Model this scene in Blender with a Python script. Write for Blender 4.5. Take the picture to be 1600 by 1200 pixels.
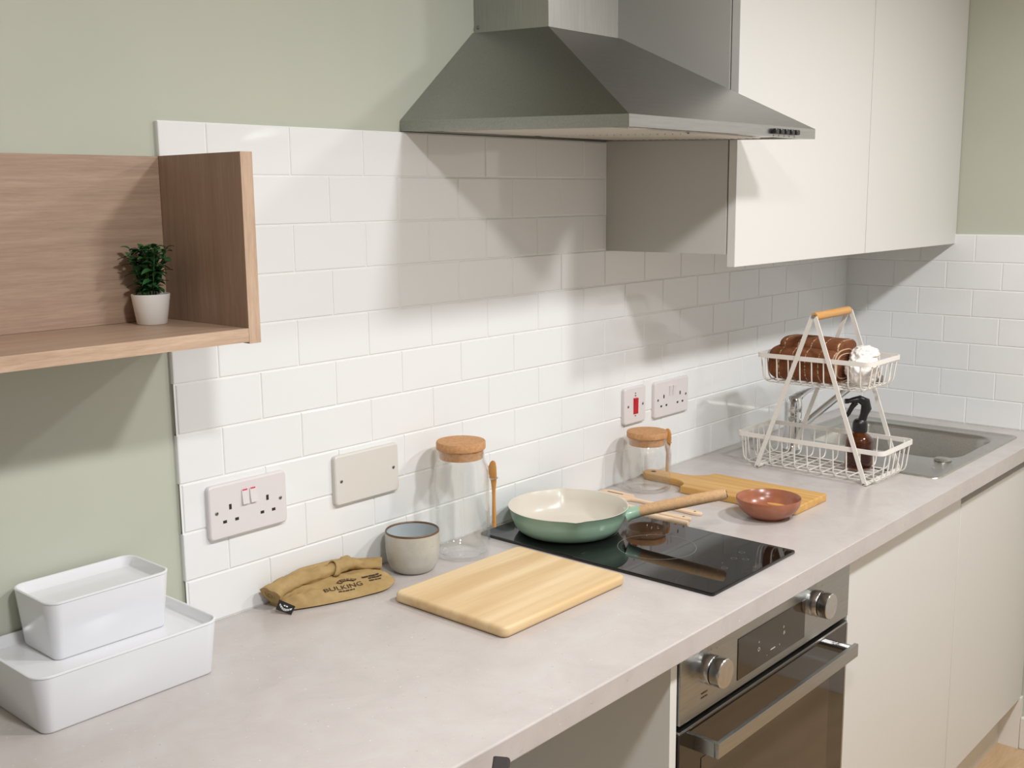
import bpy, bmesh, math, random
from math import sin, cos, pi, radians
from mathutils import Vector, Matrix, noise

random.seed(7)
for o in list(bpy.data.objects):
    bpy.data.objects.remove(o)
SC = bpy.context.scene
COL = SC.collection

# ------------------------------------------------------------------ camera
cam_data = bpy.data.cameras.new('camera')
cam_data.sensor_width = 36.0
cam_data.lens = 1712.71 / 1600 * 36.0
cam_data.clip_start = 0.05
cam = bpy.data.objects.new('camera', cam_data)
COL.objects.link(cam)
_r = Vector((0.66068147, -0.75060354, -0.00971226))
_u = Vector((0.13333915, 0.10461308, 0.98553375))
_d = Vector((0.73872909, 0.65241891, -0.16920075))
m = Matrix((( _r.x, _u.x, -_d.x, -0.94591), (_r.y, _u.y, -_d.y, -1.44216),
            (_r.z, _u.z, -_d.z, 1.55391), (0, 0, 0, 1)))
cam.matrix_world = m
SC.camera = cam

# ------------------------------------------------------------------ world, lights, exposure
world = bpy.data.worlds.new('world')
SC.world = world
world.use_nodes = True
bg = world.node_tree.nodes['Background']
bg.inputs['Color'].default_value = (0.93, 0.97, 1.0, 1)
bg.inputs['Strength'].default_value = 0.60

def ceiling_spot(x, y, z, power, size=0.16, col=(0.985, 0.985, 1.0)):
    l = bpy.data.lights.new('ceiling_spot', 'AREA')
    l.shape = 'DISK'
    l.size = size
    l.energy = power
    l.color = col
    o = bpy.data.objects.new('ceiling_spot', l)
    COL.objects.link(o)
    o.location = (x, y, z)
    return o

for sx, sy, sp in ((-0.38, -1.30, 16.5), (0.50, -1.35, 17.5), (1.42, -1.35, 15.5)):
    ceiling_spot(sx, sy, 2.22, sp)

SC.view_settings.view_transform = 'Standard'
SC.view_settings.look = 'None'
SC.view_settings.gamma = 1.0
SC.view_settings.use_curve_mapping = False
SC.view_settings.exposure = -0.05
SC.cycles.transparent_max_bounces = 32

# ------------------------------------------------------------------ materials
def lin(c):
    out = []
    for v in c:
        v = v / 255.0
        out.append(v / 12.92 if v <= 0.04045 else ((v + 0.055) / 1.055) ** 2.4)
    return (out[0], out[1], out[2], 1.0)

def M(name, col, rough=0.5, metal=0.0, spec=None, coat=0.0):
    mt = bpy.data.materials.new(name)
    mt.use_nodes = True
    b = mt.node_tree.nodes['Principled BSDF']
    b.inputs['Base Color'].default_value = lin(col)
    b.inputs['Roughness'].default_value = rough
    b.inputs['Metallic'].default_value = metal
    if spec is not None:
        b.inputs['Specular IOR Level'].default_value = spec
    if coat:
        b.inputs['Coat Weight'].default_value = coat
        b.inputs['Coat Roughness'].default_value = 0.08
    return mt

def bsdf(mt):
    return mt.node_tree.nodes['Principled BSDF']

def coords(mt, scale=(1, 1, 1), rot=(0, 0, 0), kind='Object'):
    nt = mt.node_tree
    tc = nt.nodes.new('ShaderNodeTexCoord')
    mp = nt.nodes.new('ShaderNodeMapping')
    mp.inputs['Scale'].default_value = scale
    mp.inputs['Rotation'].default_value = rot
    nt.links.new(tc.outputs[kind], mp.inputs['Vector'])
    return mp.outputs['Vector']

def noise_ramp(mt, stops, scale=5.0, detail=6.0, vec=None, rough=0.6, distort=0.0):
    nt = mt.node_tree
    nz = nt.nodes.new('ShaderNodeTexNoise')
    nz.inputs['Scale'].default_value = scale
    nz.inputs['Detail'].default_value = detail
    nz.inputs['Roughness'].default_value = rough
    nz.inputs['Distortion'].default_value = distort
    if vec is None:
        vec = coords(mt)
    nt.links.new(vec, nz.inputs['Vector'])
    rp = nt.nodes.new('ShaderNodeValToRGB')
    el = rp.color_ramp.elements
    el[0].position, el[0].color = stops[0][0], lin(stops[0][1])
    el[1].position, el[1].color = stops[-1][0], lin(stops[-1][1])
    for p, c in stops[1:-1]:
        e = el.new(p)
        e.color = lin(c)
    nt.links.new(nz.outputs['Fac'], rp.inputs['Fac'])
    return rp.outputs['Color'], nz.outputs['Fac']

def mixcol(mt, a, b, fac, mode='MIX'):
    nt = mt.node_tree
    mx = nt.nodes.new('ShaderNodeMix')
    mx.data_type = 'RGBA'
    mx.blend_type = mode
    for sock, v in ((mx.inputs[6], a), (mx.inputs[7], b), (mx.inputs[0], fac)):
        if isinstance(v, (int, float)):
            sock.default_value = v
        elif isinstance(v, tuple):
            sock.default_value = v
        else:
            nt.links.new(v, sock)
    return mx.outputs[2]

def set_col(mt, c):
    mt.node_tree.links.new(c, bsdf(mt).inputs['Base Color'])

def bump(mt, fac, strength=0.1, dist=0.001):
    nt = mt.node_tree
    bp = nt.nodes.new('ShaderNodeBump')
    bp.inputs['Strength'].default_value = strength
    bp.inputs['Distance'].default_value = dist
    nt.links.new(fac, bp.inputs['Height'])
    nt.links.new(bp.outputs['Normal'], bsdf(mt).inputs['Normal'])

def wood(name, stops, scale=(1, 1, 1), nscale=6.0, rough=0.5, fine=None, rot=(0, 0, 0), distort=0.6, bstr=0.06):
    mt = M(name, stops[0][1], rough)
    v = coords(mt, scale, rot)
    c, f = noise_ramp(mt, stops, nscale, 8.0, v, 0.62, distort)
    if fine:
        v2 = coords(mt, tuple(s * 5 for s in scale), rot)
        c2, f2 = noise_ramp(mt, fine, nscale * 1.5, 4.0, v2, 0.7)
        c = mixcol(mt, c, c2, 0.35, 'MULTIPLY')
        bump(mt, f2, bstr, 0.0006)
    set_col(mt, c)
    return mt

MT = {}
MT['wall'] = M('sage_paint', (191, 193, 177), 0.62)
_c, _f = noise_ramp(MT['wall'], [(0.3, (188, 191, 175)), (0.7, (194, 196, 180))], 3.0, 3.0)
set_col(MT['wall'], _c)
_c, _f = noise_ramp(MT['wall'], [(0, (0, 0, 0)), (1, (255, 255, 255))], 900.0, 2.0)
bump(MT['wall'], _f, 0.08, 0.0005)
MT['tile'] = M('white_glaze', (238, 239, 238), 0.07, spec=0.5)
_c, _f = noise_ramp(MT['tile'], [(0, (0, 0, 0)), (1, (255, 255, 255))], 14.0, 2.0)
bump(MT['tile'], _f, 0.05, 0.002)
MT['grout'] = M('grout', (240, 240, 237), 0.8)
MT['plaster'] = M('grey_paint', (150, 149, 144), 0.7)
MT['ceiling'] = M('ceiling_paint', (236, 234, 228), 0.8)
MT['cabinet'] = M('cabinet_white', (219, 218, 213), 0.45)
MT['carcass'] = M('carcass_grey', (198, 196, 190), 0.5)
MT['carcass_in'] = M('carcass_white', (226, 225, 219), 0.5)
MT['plinth'] = M('plinth_white', (214, 206, 192), 0.5)
MT['trim'] = M('trim_white', (238, 235, 230), 0.45)
MT['floor'] = wood('pale_oak_floor', [(0.25, (196, 164, 126)), (0.55, (214, 184, 146)), (0.8, (224, 197, 160))],
                   (1, 9, 1), 3.0, 0.45, [(0.3, (200, 185, 165)), (0.7, (255, 255, 255))])

mt = M('grey_laminate', (196, 190, 186), 0.24)
c1, f1 = noise_ramp(mt, [(0.3, (188, 181, 177)), (0.5, (195, 188, 184)), (0.72, (200, 195, 191))], 11.0, 8.0, None, 0.65, 0.5)
c2, f2 = noise_ramp(mt, [(0.68, (0, 0, 0)), (0.74, (255, 255, 255))], 160.0, 3.0)
c3, f3 = noise_ramp(mt, [(0.26, (255, 255, 255)), (0.32, (0, 0, 0))], 120.0, 3.0)
cc = mixcol(mt, c1, lin((226, 224, 220)), c2)
cc = mixcol(mt, cc, lin((168, 160, 154)), c3)
set_col(mt, cc)
bump(mt, f1, 0.05, 0.001)
MT['worktop'] = mt

def steel(name, col, rough, scale, metal=1.0):
    mt = M(name, col, rough, metal)
    v = coords(mt, scale)
    c, f = noise_ramp(mt, [(0.3, tuple(int(k * 0.93) for k in col)), (0.7, col)], 40.0, 4.0, v)
    set_col(mt, c)
    bump(mt, f, 0.025, 0.0004)
    return mt

MT['steel'] = steel('brushed_steel', (170, 171, 169), 0.30, (0.4, 8, 8))
MT['steel_v'] = steel('brushed_steel_vertical', (180, 180, 177), 0.3, (8, 8, 0.4))
MT['sink'] = steel('sink_steel', (196, 194, 188), 0.3, (1, 6, 6))
MT['knob'] = steel('knob_steel', (198, 197, 194), 0.22, (3, 3, 3))
MT['chrome'] = M('chrome', (222, 223, 224), 0.06, 1.0)
MT['zinc'] = M('zinc_screw', (150, 148, 144), 0.35, 1.0)
MT['black'] = M('black_plastic', (24, 23, 23), 0.35)
MT['dark_bar'] = M('dark_grey_plastic', (58, 52, 52), 0.4)
MT['hob'] = M('black_ceramic_glass', (12, 12, 13), 0.03, spec=0.55)
MT['hob_mark'] = M('hob_print', (112, 112, 112), 0.3)
MT['oven_glass'] = M('oven_glass', (34, 27, 21), 0.05, spec=0.6)
MT['oven_dark'] = M('oven_dark', (24, 22, 21), 0.3)
MT['oven_window'] = M('oven_window', (62, 52, 43), 0.06, spec=0.6)
MT['display'] = M('display_glass', (46, 37, 27), 0.08, spec=0.5)
MT['print_white'] = M('white_print', (205, 200, 190), 0.5)
MT['print_dark'] = M('dark_print', (62, 52, 40), 0.6)
MT['plate'] = M('white_plastic', (226, 220, 219), 0.32)
MT['plate_warm'] = M('ivory_plastic', (220, 216, 208), 0.35)
MT['hole'] = M('socket_hole', (38, 34, 32), 0.6)
MT['red'] = M('red_rocker', (196, 22, 34), 0.25)
MT['red_mark'] = M('red_mark', (220, 70, 90), 0.4)
MT['box'] = M('white_melamine', (233, 234, 237), 0.16)
MT['pot'] = M('white_pot', (236, 233, 226), 0.4)
MT['soil'] = M('soil', (50, 42, 34), 0.9)
MT['leaf'] = M('leaf_green', (56, 110, 60), 0.42)
_c, _f = noise_ramp(MT['leaf'], [(0.35, (40, 88, 46)), (0.65, (74, 128, 72))], 40.0, 2.0)
set_col(MT['leaf'], _c)
MT['stem'] = M('stem_green', (46, 92, 48), 0.5)

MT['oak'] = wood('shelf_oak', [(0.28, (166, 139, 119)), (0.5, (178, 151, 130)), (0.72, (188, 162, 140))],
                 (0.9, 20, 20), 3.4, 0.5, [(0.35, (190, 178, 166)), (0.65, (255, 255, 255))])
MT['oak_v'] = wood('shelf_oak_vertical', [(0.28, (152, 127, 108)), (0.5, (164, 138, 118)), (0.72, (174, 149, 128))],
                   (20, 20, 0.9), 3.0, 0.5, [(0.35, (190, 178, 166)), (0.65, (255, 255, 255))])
MT['oak_edge'] = wood('shelf_oak_edge', [(0.28, (178, 150, 126)), (0.5, (198, 170, 145)), (0.72, (210, 184, 158))],
                      (1.2, 14, 14), 4.0, 0.5, [(0.35, (200, 188, 176)), (0.65, (255, 255, 255))])
MT['oak_edge_v'] = wood('shelf_oak_edge_vertical', [(0.28, (178, 150, 126)), (0.5, (198, 170, 145)), (0.72, (210, 184, 158))],
                        (14, 14, 1.2), 4.0, 0.5, [(0.35, (200, 188, 176)), (0.65, (255, 255, 255))])

mt = M('rubberwood', (226, 192, 142), 0.45)
v = coords(mt, (1.0, 22, 22))
c1, f1 = noise_ramp(mt, [(0.3, (220, 190, 142)), (0.55, (230, 204, 160)), (0.75, (236, 212, 170))], 2.2, 8.0, v, 0.6, 0.5)
v2 = coords(mt, (0.5, 7, 0.0))
c2, f2 = noise_ramp(mt, [(0.38, (236, 224, 208)), (0.6, (255, 255, 255))], 3.2, 1.0, v2, 0.3)
set_col(mt, mixcol(mt, c1, c2, 0.7, 'MULTIPLY'))
MT['rubberwood'] = mt
mt = M('bamboo', (214, 168, 96), 0.42)
v = coords(mt, (24, 1.0, 24))
c1, f1 = noise_ramp(mt, [(0.3, (196, 146, 74)), (0.55, (212, 166, 94)), (0.75, (224, 182, 112))], 2.4, 8.0, v, 0.6, 0.3)
set_col(mt, c1)
MT['bamboo'] = mt
MT['beech'] = wood('beech', [(0.3, (222, 190, 156)), (0.7, (240, 214, 184))], (20, 1, 20), 3.0, 0.55)
MT['spoonwood'] = wood('spoon_bamboo', [(0.3, (190, 132, 66)), (0.7, (216, 162, 92))], (14, 14, 1), 4.0, 0.4)
MT['handlewood'] = wood('handle_wood', [(0.3, (206, 150, 84)), (0.7, (228, 178, 112))], (1, 14, 14), 4.0, 0.45)

def cork(name, a, b, s):
    mt = M(name, a, 0.75)
    c1, f1 = noise_ramp(mt, [(0.3, a), (0.7, b)], s, 4.0)
    c2, f2 = noise_ramp(mt, [(0.64, (0, 0, 0)), (0.70, (255, 255, 255))], s * 3, 3.0)
    set_col(mt, mixcol(mt, c1, lin(tuple(int(k * 0.62) for k in a)), c2))
    bump(mt, f2, 0.25, 0.0008)
    return mt
MT['cork'] = cork('cork', (186, 136, 90), (208, 160, 112), 160.0)
MT['cork_handle'] = cork('cork_handle', (196, 156, 112), (212, 174, 130), 140.0)

MT['pan_out'] = M('sage_enamel', (160, 192, 168), 0.3, coat=0.3)
MT['pan_in'] = M('cream_ceramic', (218, 211, 197), 0.28)
MT['pan_base'] = M('pan_base', (40, 40, 40), 0.4, 0.6)
MT['bowl'] = M('terracotta_glaze', (158, 98, 70), 0.25)
_c, _f = noise_ramp(MT['bowl'], [(0.3, (150, 90, 64)), (0.7, (166, 106, 78))], 30.0, 4.0)
set_col(MT['bowl'], _c)

mt = M('cup_glaze', (196, 193, 182), 0.3)
c1, f1 = noise_ramp(mt, [(0.3, (182, 180, 169)), (0.7, (206, 203, 192))], 18.0, 5.0)
c2, f2 = noise_ramp(mt, [(0.70, (0, 0, 0)), (0.76, (255, 255, 255))], 320.0, 2.0)
set_col(mt, mixcol(mt, c1, lin((150, 144, 128)), c2))
MT['cup'] = mt
MT['cup_in'] = M('cup_inside', (186, 194, 196), 0.22)
MT['cup_rim'] = M('cup_rim', (104, 78, 56), 0.35)

mt = M('canvas', (180, 146, 92), 0.8)
c1, f1 = noise_ramp(mt, [(0.35, (164, 136, 86)), (0.65, (182, 154, 104))], 25.0, 4.0)
c2, f2 = noise_ramp(mt, [(0, (0, 0, 0)), (1, (255, 255, 255))], 900.0, 2.0)
set_col(mt, c1)
bump(mt, f2, 0.2, 0.0004)
MT['canvas'] = mt
MT['label_black'] = M('label_black', (26, 25, 26), 0.6)
MT['label_white'] = M('label_white', (225, 225, 222), 0.6)
MT['bag_print'] = M('bag_print', (58, 40, 22), 0.7)

MT['wire'] = M('white_powder_coat', (238, 234, 226), 0.35)
mt = M('brown_towel', (120, 70, 38), 0.95)
c1, f1 = noise_ramp(mt, [(0.3, (108, 62, 32)), (0.7, (132, 80, 46))], 60.0, 5.0)
nt = mt.node_tree
wv = nt.nodes.new('ShaderNodeTexWave')
wv.wave_type = 'BANDS'
wv.bands_direction = 'Y'
wv.inputs['Scale'].default_value = 9.5
wv.inputs['Distortion'].default_value = 0.15
nt.links.new(coords(mt), wv.inputs['Vector'])
rp = nt.nodes.new('ShaderNodeValToRGB')
rp.color_ramp.elements[0].position = 0.978
rp.color_ramp.elements[1].position = 0.996
nt.links.new(wv.outputs['Fac'], rp.inputs['Fac'])
c2, f2 = noise_ramp(mt, [(0.45, (0, 0, 0)), (0.55, (255, 255, 255))], 220.0, 2.0)
fm = mixcol(mt, rp.outputs['Color'], c2, 1.0, 'MULTIPLY')
set_col(mt, mixcol(mt, c1, lin((214, 190, 166)), fm))
c3, f3 = noise_ramp(mt, [(0, (0, 0, 0)), (1, (255, 255, 255))], 700.0, 2.0)
bump(mt, f3, 0.4, 0.0008)
MT['towel'] = mt
MT['towel_edge'] = M('towel_edge', (196, 160, 130), 0.9)
mt = M('white_towel', (240, 236, 230), 0.95)
c3, f3 = noise_ramp(mt, [(0, (0, 0, 0)), (1, (255, 255, 255))], 500.0, 3.0)
bump(mt, f3, 0.5, 0.001)
MT['white_towel'] = mt
MT['filter'] = M('filter_mesh', (206, 204, 196), 0.45, 0.6)
MT['lens'] = M('lamp_lens', (235, 233, 226), 0.3)

def thin_glass(name, tint, refl=1.0, body=0.0, body_col=(255, 255, 255)):
    mt = bpy.data.materials.new(name)
    mt.use_nodes = True
    nt = mt.node_tree
    nt.nodes.clear()
    out = nt.nodes.new('ShaderNodeOutputMaterial')
    tr = nt.nodes.new('ShaderNodeBsdfTransparent')
    tr.inputs['Color'].default_value = tint
    gl = nt.nodes.new('ShaderNodeBsdfGlossy')
    gl.inputs['Roughness'].default_value = 0.02
    gl.inputs['Color'].default_value = (refl, refl, refl, 1)
    lw = nt.nodes.new('ShaderNodeLayerWeight')
    lw.inputs['Blend'].default_value = 0.5
    pw = nt.nodes.new('ShaderNodeMath')
    pw.operation = 'POWER'
    pw.inputs[1].default_value = 3.4
    nt.links.new(lw.outputs['Facing'], pw.inputs[0])
    ma = nt.nodes.new('ShaderNodeMath')
    ma.operation = 'MULTIPLY_ADD'
    ma.inputs[1].default_value = 0.80
    ma.inputs[2].default_value = 0.04
    nt.links.new(pw.outputs[0], ma.inputs[0])
    mx = nt.nodes.new('ShaderNodeMixShader')
    nt.links.new(ma.outputs[0], mx.inputs['Fac'])
    nt.links.new(tr.outputs['BSDF'], mx.inputs[1])
    nt.links.new(gl.outputs['BSDF'], mx.inputs[2])
    nt.links.new(mx.outputs['Shader'], out.inputs['Surface'])
    return mt
MT['glass'] = thin_glass('clear_glass', (0.982, 0.985, 0.982, 1))
MT['amber'] = thin_glass('amber_glass', (0.50, 0.25, 0.09, 1))

# ------------------------------------------------------------------ geometry helpers
def link(name, me, mat, parent=None, loc=None, smooth=None):
    if mat is not None and not me.materials:
        for mm in (mat if isinstance(mat, (list, tuple)) else [mat]):
            me.materials.append(mm)
    if smooth is not None:
        me.shade_smooth()
        me.set_sharp_from_angle(angle=radians(smooth))
    o = bpy.data.objects.new(name, me)
    COL.objects.link(o)
    o.location = Vector(loc) if loc is not None else Vector((0, 0, 0))
    if parent is not None:
        o.parent = parent
        o.location = o.location - parent_loc(parent)
    return o

def from_bm(name, bm, mat, parent=None, loc=None, smooth=None):
    bmesh.ops.recalc_face_normals(bm, faces=bm.faces)
    me = bpy.data.meshes.new(name)
    bm.to_mesh(me)
    bm.free()
    return link(name, me, mat, parent, loc, smooth)

def pyd(name, verts, faces, mat, parent=None, loc=None, smooth=None, fix=True):
    me = bpy.data.meshes.new(name)
    me.from_pydata([tuple(v) for v in verts], [], faces)
    me.update()
    if fix:
        bm = bmesh.new()
        bm.from_mesh(me)
        bmesh.ops.recalc_face_normals(bm, faces=bm.faces)
        bm.to_mesh(me)
        bm.free()
    return link(name, me, mat, parent, loc, smooth)

def empty(name, loc, label=None, cat=None, group=None, rz=0.0):
    o = bpy.data.objects.new(name, None)
    COL.objects.link(o)
    o.location = loc
    o.rotation_euler = (0, 0, rz)
    o.empty_display_size = 0.05
    if label:
        tag(o, label, cat, group)
    return o

def tag(o, label, cat, group=None):
    o['label'] = label
    o['category'] = cat
    if group:
        o['group'] = group
    return o

def struct(o, label=None):
    o['kind'] = 'structure'
    if label:
        o['label'] = label
    return o

def box(name, x0, x1, y0, y1, z0, z1, mat, parent=None, bev=0.0, seg=2):
    """box given in world coordinates"""
    bm = bmesh.new()
    bmesh.ops.create_cube(bm, size=1.0)
    c = Vector(((x0 + x1) / 2, (y0 + y1) / 2, (z0 + z1) / 2))
    for v in bm.verts:
        v.co = Vector((v.co.x * (x1 - x0), v.co.y * (y1 - y0), v.co.z * (z1 - z0)))
    if bev:
        bmesh.ops.bevel(bm, geom=bm.edges[:], offset=bev, segments=seg, profile=0.5, affect='EDGES')
    o = from_bm(name, bm, mat, parent, c, 40 if bev else None)
    if bev:
        for p in sorted(o.data.polygons, key=lambda q: -q.area)[:6]:
            p.use_smooth = False
    return o

def parent_loc(p):
    v = Vector(p.location)
    while p.parent is not None:
        p = p.parent
        v += p.location
    return v

def loops(name, rings, mat, parent=None, loc=None, smooth=40, cap0=True, cap1=True, closed=True, mats=None):
    """bridge rings with equal vertex counts"""
    n = len(rings[0])
    verts = [p for r in rings for p in r]
    faces = []
    mi = []
    for i in range(len(rings) - 1):
        for k in range(n if closed else n - 1):
            k2 = (k + 1) % n
            faces.append((i * n + k, i * n + k2, (i + 1) * n + k2, (i + 1) * n + k))
            mi.append(mats[i] if mats else 0)
    if cap0:
        faces.append(tuple(range(n))[::-1])
        mi.append(mats[0] if mats else 0)
    if cap1:
        b = (len(rings) - 1) * n
        faces.append(tuple(range(b, b + n)))
        mi.append(mats[-1] if mats else 0)
    o = pyd(name, verts, faces, mat, parent, loc, smooth)
    for p in o.data.polygons:
        if len(p.vertices) > 4:
            p.use_smooth = False
    return o

def lathe(name, prof, mat, parent=None, loc=None, seg=48, smooth=40, mats=None):
    """prof: list of (r, z); r==0 closes to a point"""
    verts, faces, mi = [], [], []
    idx = []
    for r, z in prof:
        if r <= 1e-7:
            idx.append([len(verts)])
            verts.append((0, 0, z))
        else:
            idx.append(list(range(len(verts), len(verts) + seg)))
            for k in range(seg):
                a = 2 * pi * k / seg
                verts.append((r * cos(a), r * sin(a), z))
    for i in range(len(prof) - 1):
        a, b = idx[i], idx[i + 1]
        for k in range(seg):
            k2 = (k + 1) % seg
            if len(a) == 1 and len(b) == 1:
                continue
            if len(a) == 1:
                faces.append((a[0], b[k2], b[k]))
            elif len(b) == 1:
                faces.append((a[k], a[k2], b[0]))
            else:
                faces.append((a[k], a[k2], b[k2], b[k]))
            mi.append(mats[i] if mats else 0)
    o = pyd(name, verts, faces, mat, parent, loc, smooth)
    if mats:
        for p, k in zip(o.data.polygons, mi):
            p.material_index = k
    return o

def sweep_rings(pts, prof, closed=False, up=Vector((0, 0, 1))):
    """rings of profile points (a,b) or per-point profiles along a polyline, parallel transport"""
    pts = [Vector(p) for p in pts]
    n = len(pts)
    rings = []
    prev = None
    for i, p in enumerate(pts):
        if closed:
            t = (pts[(i + 1) % n] - pts[i - 1]).normalized()
        else:
            t = (pts[min(i + 1, n - 1)] - pts[max(i - 1, 0)]).normalized()
        if prev is None:
            a = up if abs(t.dot(up)) < 0.95 else Vector((1, 0, 0))
            nrm = (a - t * a.dot(t)).normalized()
        else:
            nrm = (prev - t * prev.dot(t)).normalized()
        prev = nrm
        bi = t.cross(nrm)
        pr = prof(i) if callable(prof) else prof
        rings.append([tuple(p + nrm * a + bi * b) for a, b in pr])
    return rings

def circ(r, k=8, rb=None):
    rb = r if rb is None else rb
    return [(r * cos(2 * pi * j / k), rb * sin(2 * pi * j / k)) for j in range(k)]

def rectp(a, b):
    return [(a / 2, b / 2), (-a / 2, b / 2), (-a / 2, -b / 2), (a / 2, -b / 2)]

def tube(name, pts, r, mat, parent=None, seg=8, smooth=50, closed=False, prof=None, up=Vector((0, 0, 1))):
    rings = sweep_rings(pts, prof or circ(r, seg), closed, up)
    if closed:
        rings.append(rings[0])
        return loops(name, rings, mat, parent, None, smooth, False, False)
    return loops(name, rings, mat, parent, None, smooth)

def fillet(pts, r, k=5):
    """round the corners of an open polyline"""
    pts = [Vector(p) for p in pts]
    out = [pts[0]]
    for i in range(1, len(pts) - 1):
        a = (pts[i - 1] - pts[i]).normalized()
        b = (pts[i + 1] - pts[i]).normalized()
        rr = min(r, (pts[i - 1] - pts[i]).length * 0.49, (pts[i + 1] - pts[i]).length * 0.49)
        p0, p2 = pts[i] + a * rr, pts[i] + b * rr
        for j in range(k + 1):
            t = j / k
            out.append(p0 * (1 - t) ** 2 + pts[i] * 2 * t * (1 - t) + p2 * t ** 2)
    out.append(pts[-1])
    return out

def rrect(x0, x1, y0, y1, r, k=6):
    """rounded rectangle, counter-clockwise"""
    out = []
    rs = r if isinstance(r, (list, tuple)) else (r, r, r, r)
    for (cx, cy, a0, q) in ((x1, y1, 0, 0), (x0, y1, 90, 1), (x0, y0, 180, 2), (x1, y0, 270, 3)):
        rr = rs[q]
        sx = 1 if cx == x1 else -1
        sy = 1 if cy == y1 else -1
        for j in range(k + 1):
            a = radians(a0 + 90 * j / k)
            out.append((cx - sx * rr + rr * cos(a), cy - sy * rr + rr * sin(a)))
    return out

def ring_z(poly, z):
    return [(x, y, z) for x, y in poly]

def inset(poly, d):
    """shrink a convex-ish polygon by moving along vertex normals"""
    n = len(poly)
    out = []
    for i in range(n):
        p0, p1, p2 = Vector(poly[i - 1]), Vector(poly[i]), Vector(poly[(i + 1) % n])
        e1, e2 = (p1 - p0), (p2 - p1)
        if e1.length < 1e-9:
            e1 = e2
        if e2.length < 1e-9:
            e2 = e1
        e1.normalize(); e2.normalize()
        nn = Vector((-e1.y - e2.y, e1.x + e2.x))
        if nn.length < 1e-6:
            nn = Vector((-e1.y, e1.x))
        nn.normalize()
        k = max(0.5, nn.dot(Vector((-e1.y, e1.x))))
        q = p1 + nn * (d / k)
        out.append((q.x, q.y))
    return out

def slab(name, poly, z0, z1, mat, parent=None, loc=None, bev=0.004, k=3):
    """flat slab of polygon outline with rounded edges"""
    rings = []
    for j in range(k + 1):
        a = radians(90 * j / k)
        rings.append(ring_z(inset(poly, bev * (1 - sin(a))), z0 + bev * (1 - cos(a))))
    for j in range(k + 1):
        a = radians(90 * j / k)
        rings.append(ring_z(inset(poly, bev * (1 - cos(a))), z1 - bev * (1 - sin(a))))
    return loops(name, rings, mat, parent, loc, 35)

FONT_CACHE = {}
def text_verts(txt):
    """mesh data (verts 2D, faces) of a text of height ~0.7, start at x=0"""
    if txt not in FONT_CACHE:
        cu = bpy.data.curves.new('tmp_text', 'FONT')
        cu.body = txt
        cu.size = 1.0
        cu.resolution_u = 3
        ob = bpy.data.objects.new('tmp_text', cu)
        COL.objects.link(ob)
        dg = bpy.context.evaluated_depsgraph_get()
        me = bpy.data.meshes.new_from_object(ob.evaluated_get(dg))
        vs = [(v.co.x, v.co.y) for v in me.vertices]
        fs = [tuple(p.vertices) for p in me.polygons]
        bpy.data.objects.remove(ob)
        bpy.data.curves.remove(cu)
        bpy.data.meshes.remove(me)
        FONT_CACHE[txt] = (vs, fs)
    return FONT_CACHE[txt]

def text_mesh(name, txt, fn, height, mat, parent=None):
    """fn maps (s,t) in metres to 3D; text centred"""
    vs, fs = text_verts(txt)
    w = max(v[0] for v in vs)
    k = height / 0.69
    return pyd(name, [fn((x - w / 2) * k, y * k) for x, y in vs], fs, mat, parent, None, None, False)

def print_marks(name, pattern, fn, height, mat, parent=None):
    """a printed line too small to read: a row of short strokes; pattern gives the stroke widths in units of height, negative = gap"""
    w = sum(abs(p) for p in pattern) * height
    x = -w / 2
    vs, fs = [], []
    for p in pattern:
        d = abs(p) * height
        if p > 0:
            n = max(1, int(d / 0.003) + 1)
            for i in range(n):
                a, c = x + d * i / n, x + d * (i + 1) / n
                b = len(vs)
                vs += [fn(a, 0), fn(c, 0), fn(c, height), fn(a, height)]
                fs.append((b, b + 1, b + 2, b + 3))
        x += d
    return pyd(name, vs, fs, mat, parent, None, None, False)

# ------------------------------------------------------------------ the setting
ZT = 0.9            # top of the worktop
FZ = -0.025         # floor
XC = 2.2176         # right wall
PX, PZ = 0.152, 0.0765
TILE_TOP = 1.665
TT = 0.008          # tile thickness

wall_back = struct(box('wall_back', -2.6, XC + 0.1, 0.0, 0.1, FZ, 2.6, MT['wall']), 'sage green back wall with white metro tile splashback')
wall_right = struct(box('wall_right', XC, XC + 0.1, -0.70, 0.0, FZ, 2.6, MT['wall']), 'sage green side wall with white metro tiles beside the sink')
struct(box('wall_far_right_unseen', XC, XC + 0.1, -4.2, -0.7001, FZ, 2.6, MT['ceiling']), 'unseen wall beyond the kitchen run, made white to brighten the hood reflections')  # out of view; made white so the steel hood reflects something bright
struct(box('wall_left_unseen', -2.7, -2.6, -4.2, 0.1, FZ, 2.6, MT['plaster']), 'unseen grey wall added at the left to hold back light from that side')  # out of view; added to cut light on faces turned left
struct(box('floor', -2.6, XC + 0.1, -4.2, 0.1, FZ - 0.05, FZ, MT['floor']), 'pale oak floor')
struct(box('ceiling', -2.6, XC + 0.1, -4.2, 0.1, 2.6, 2.65, MT['ceiling']), 'white ceiling')

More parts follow.
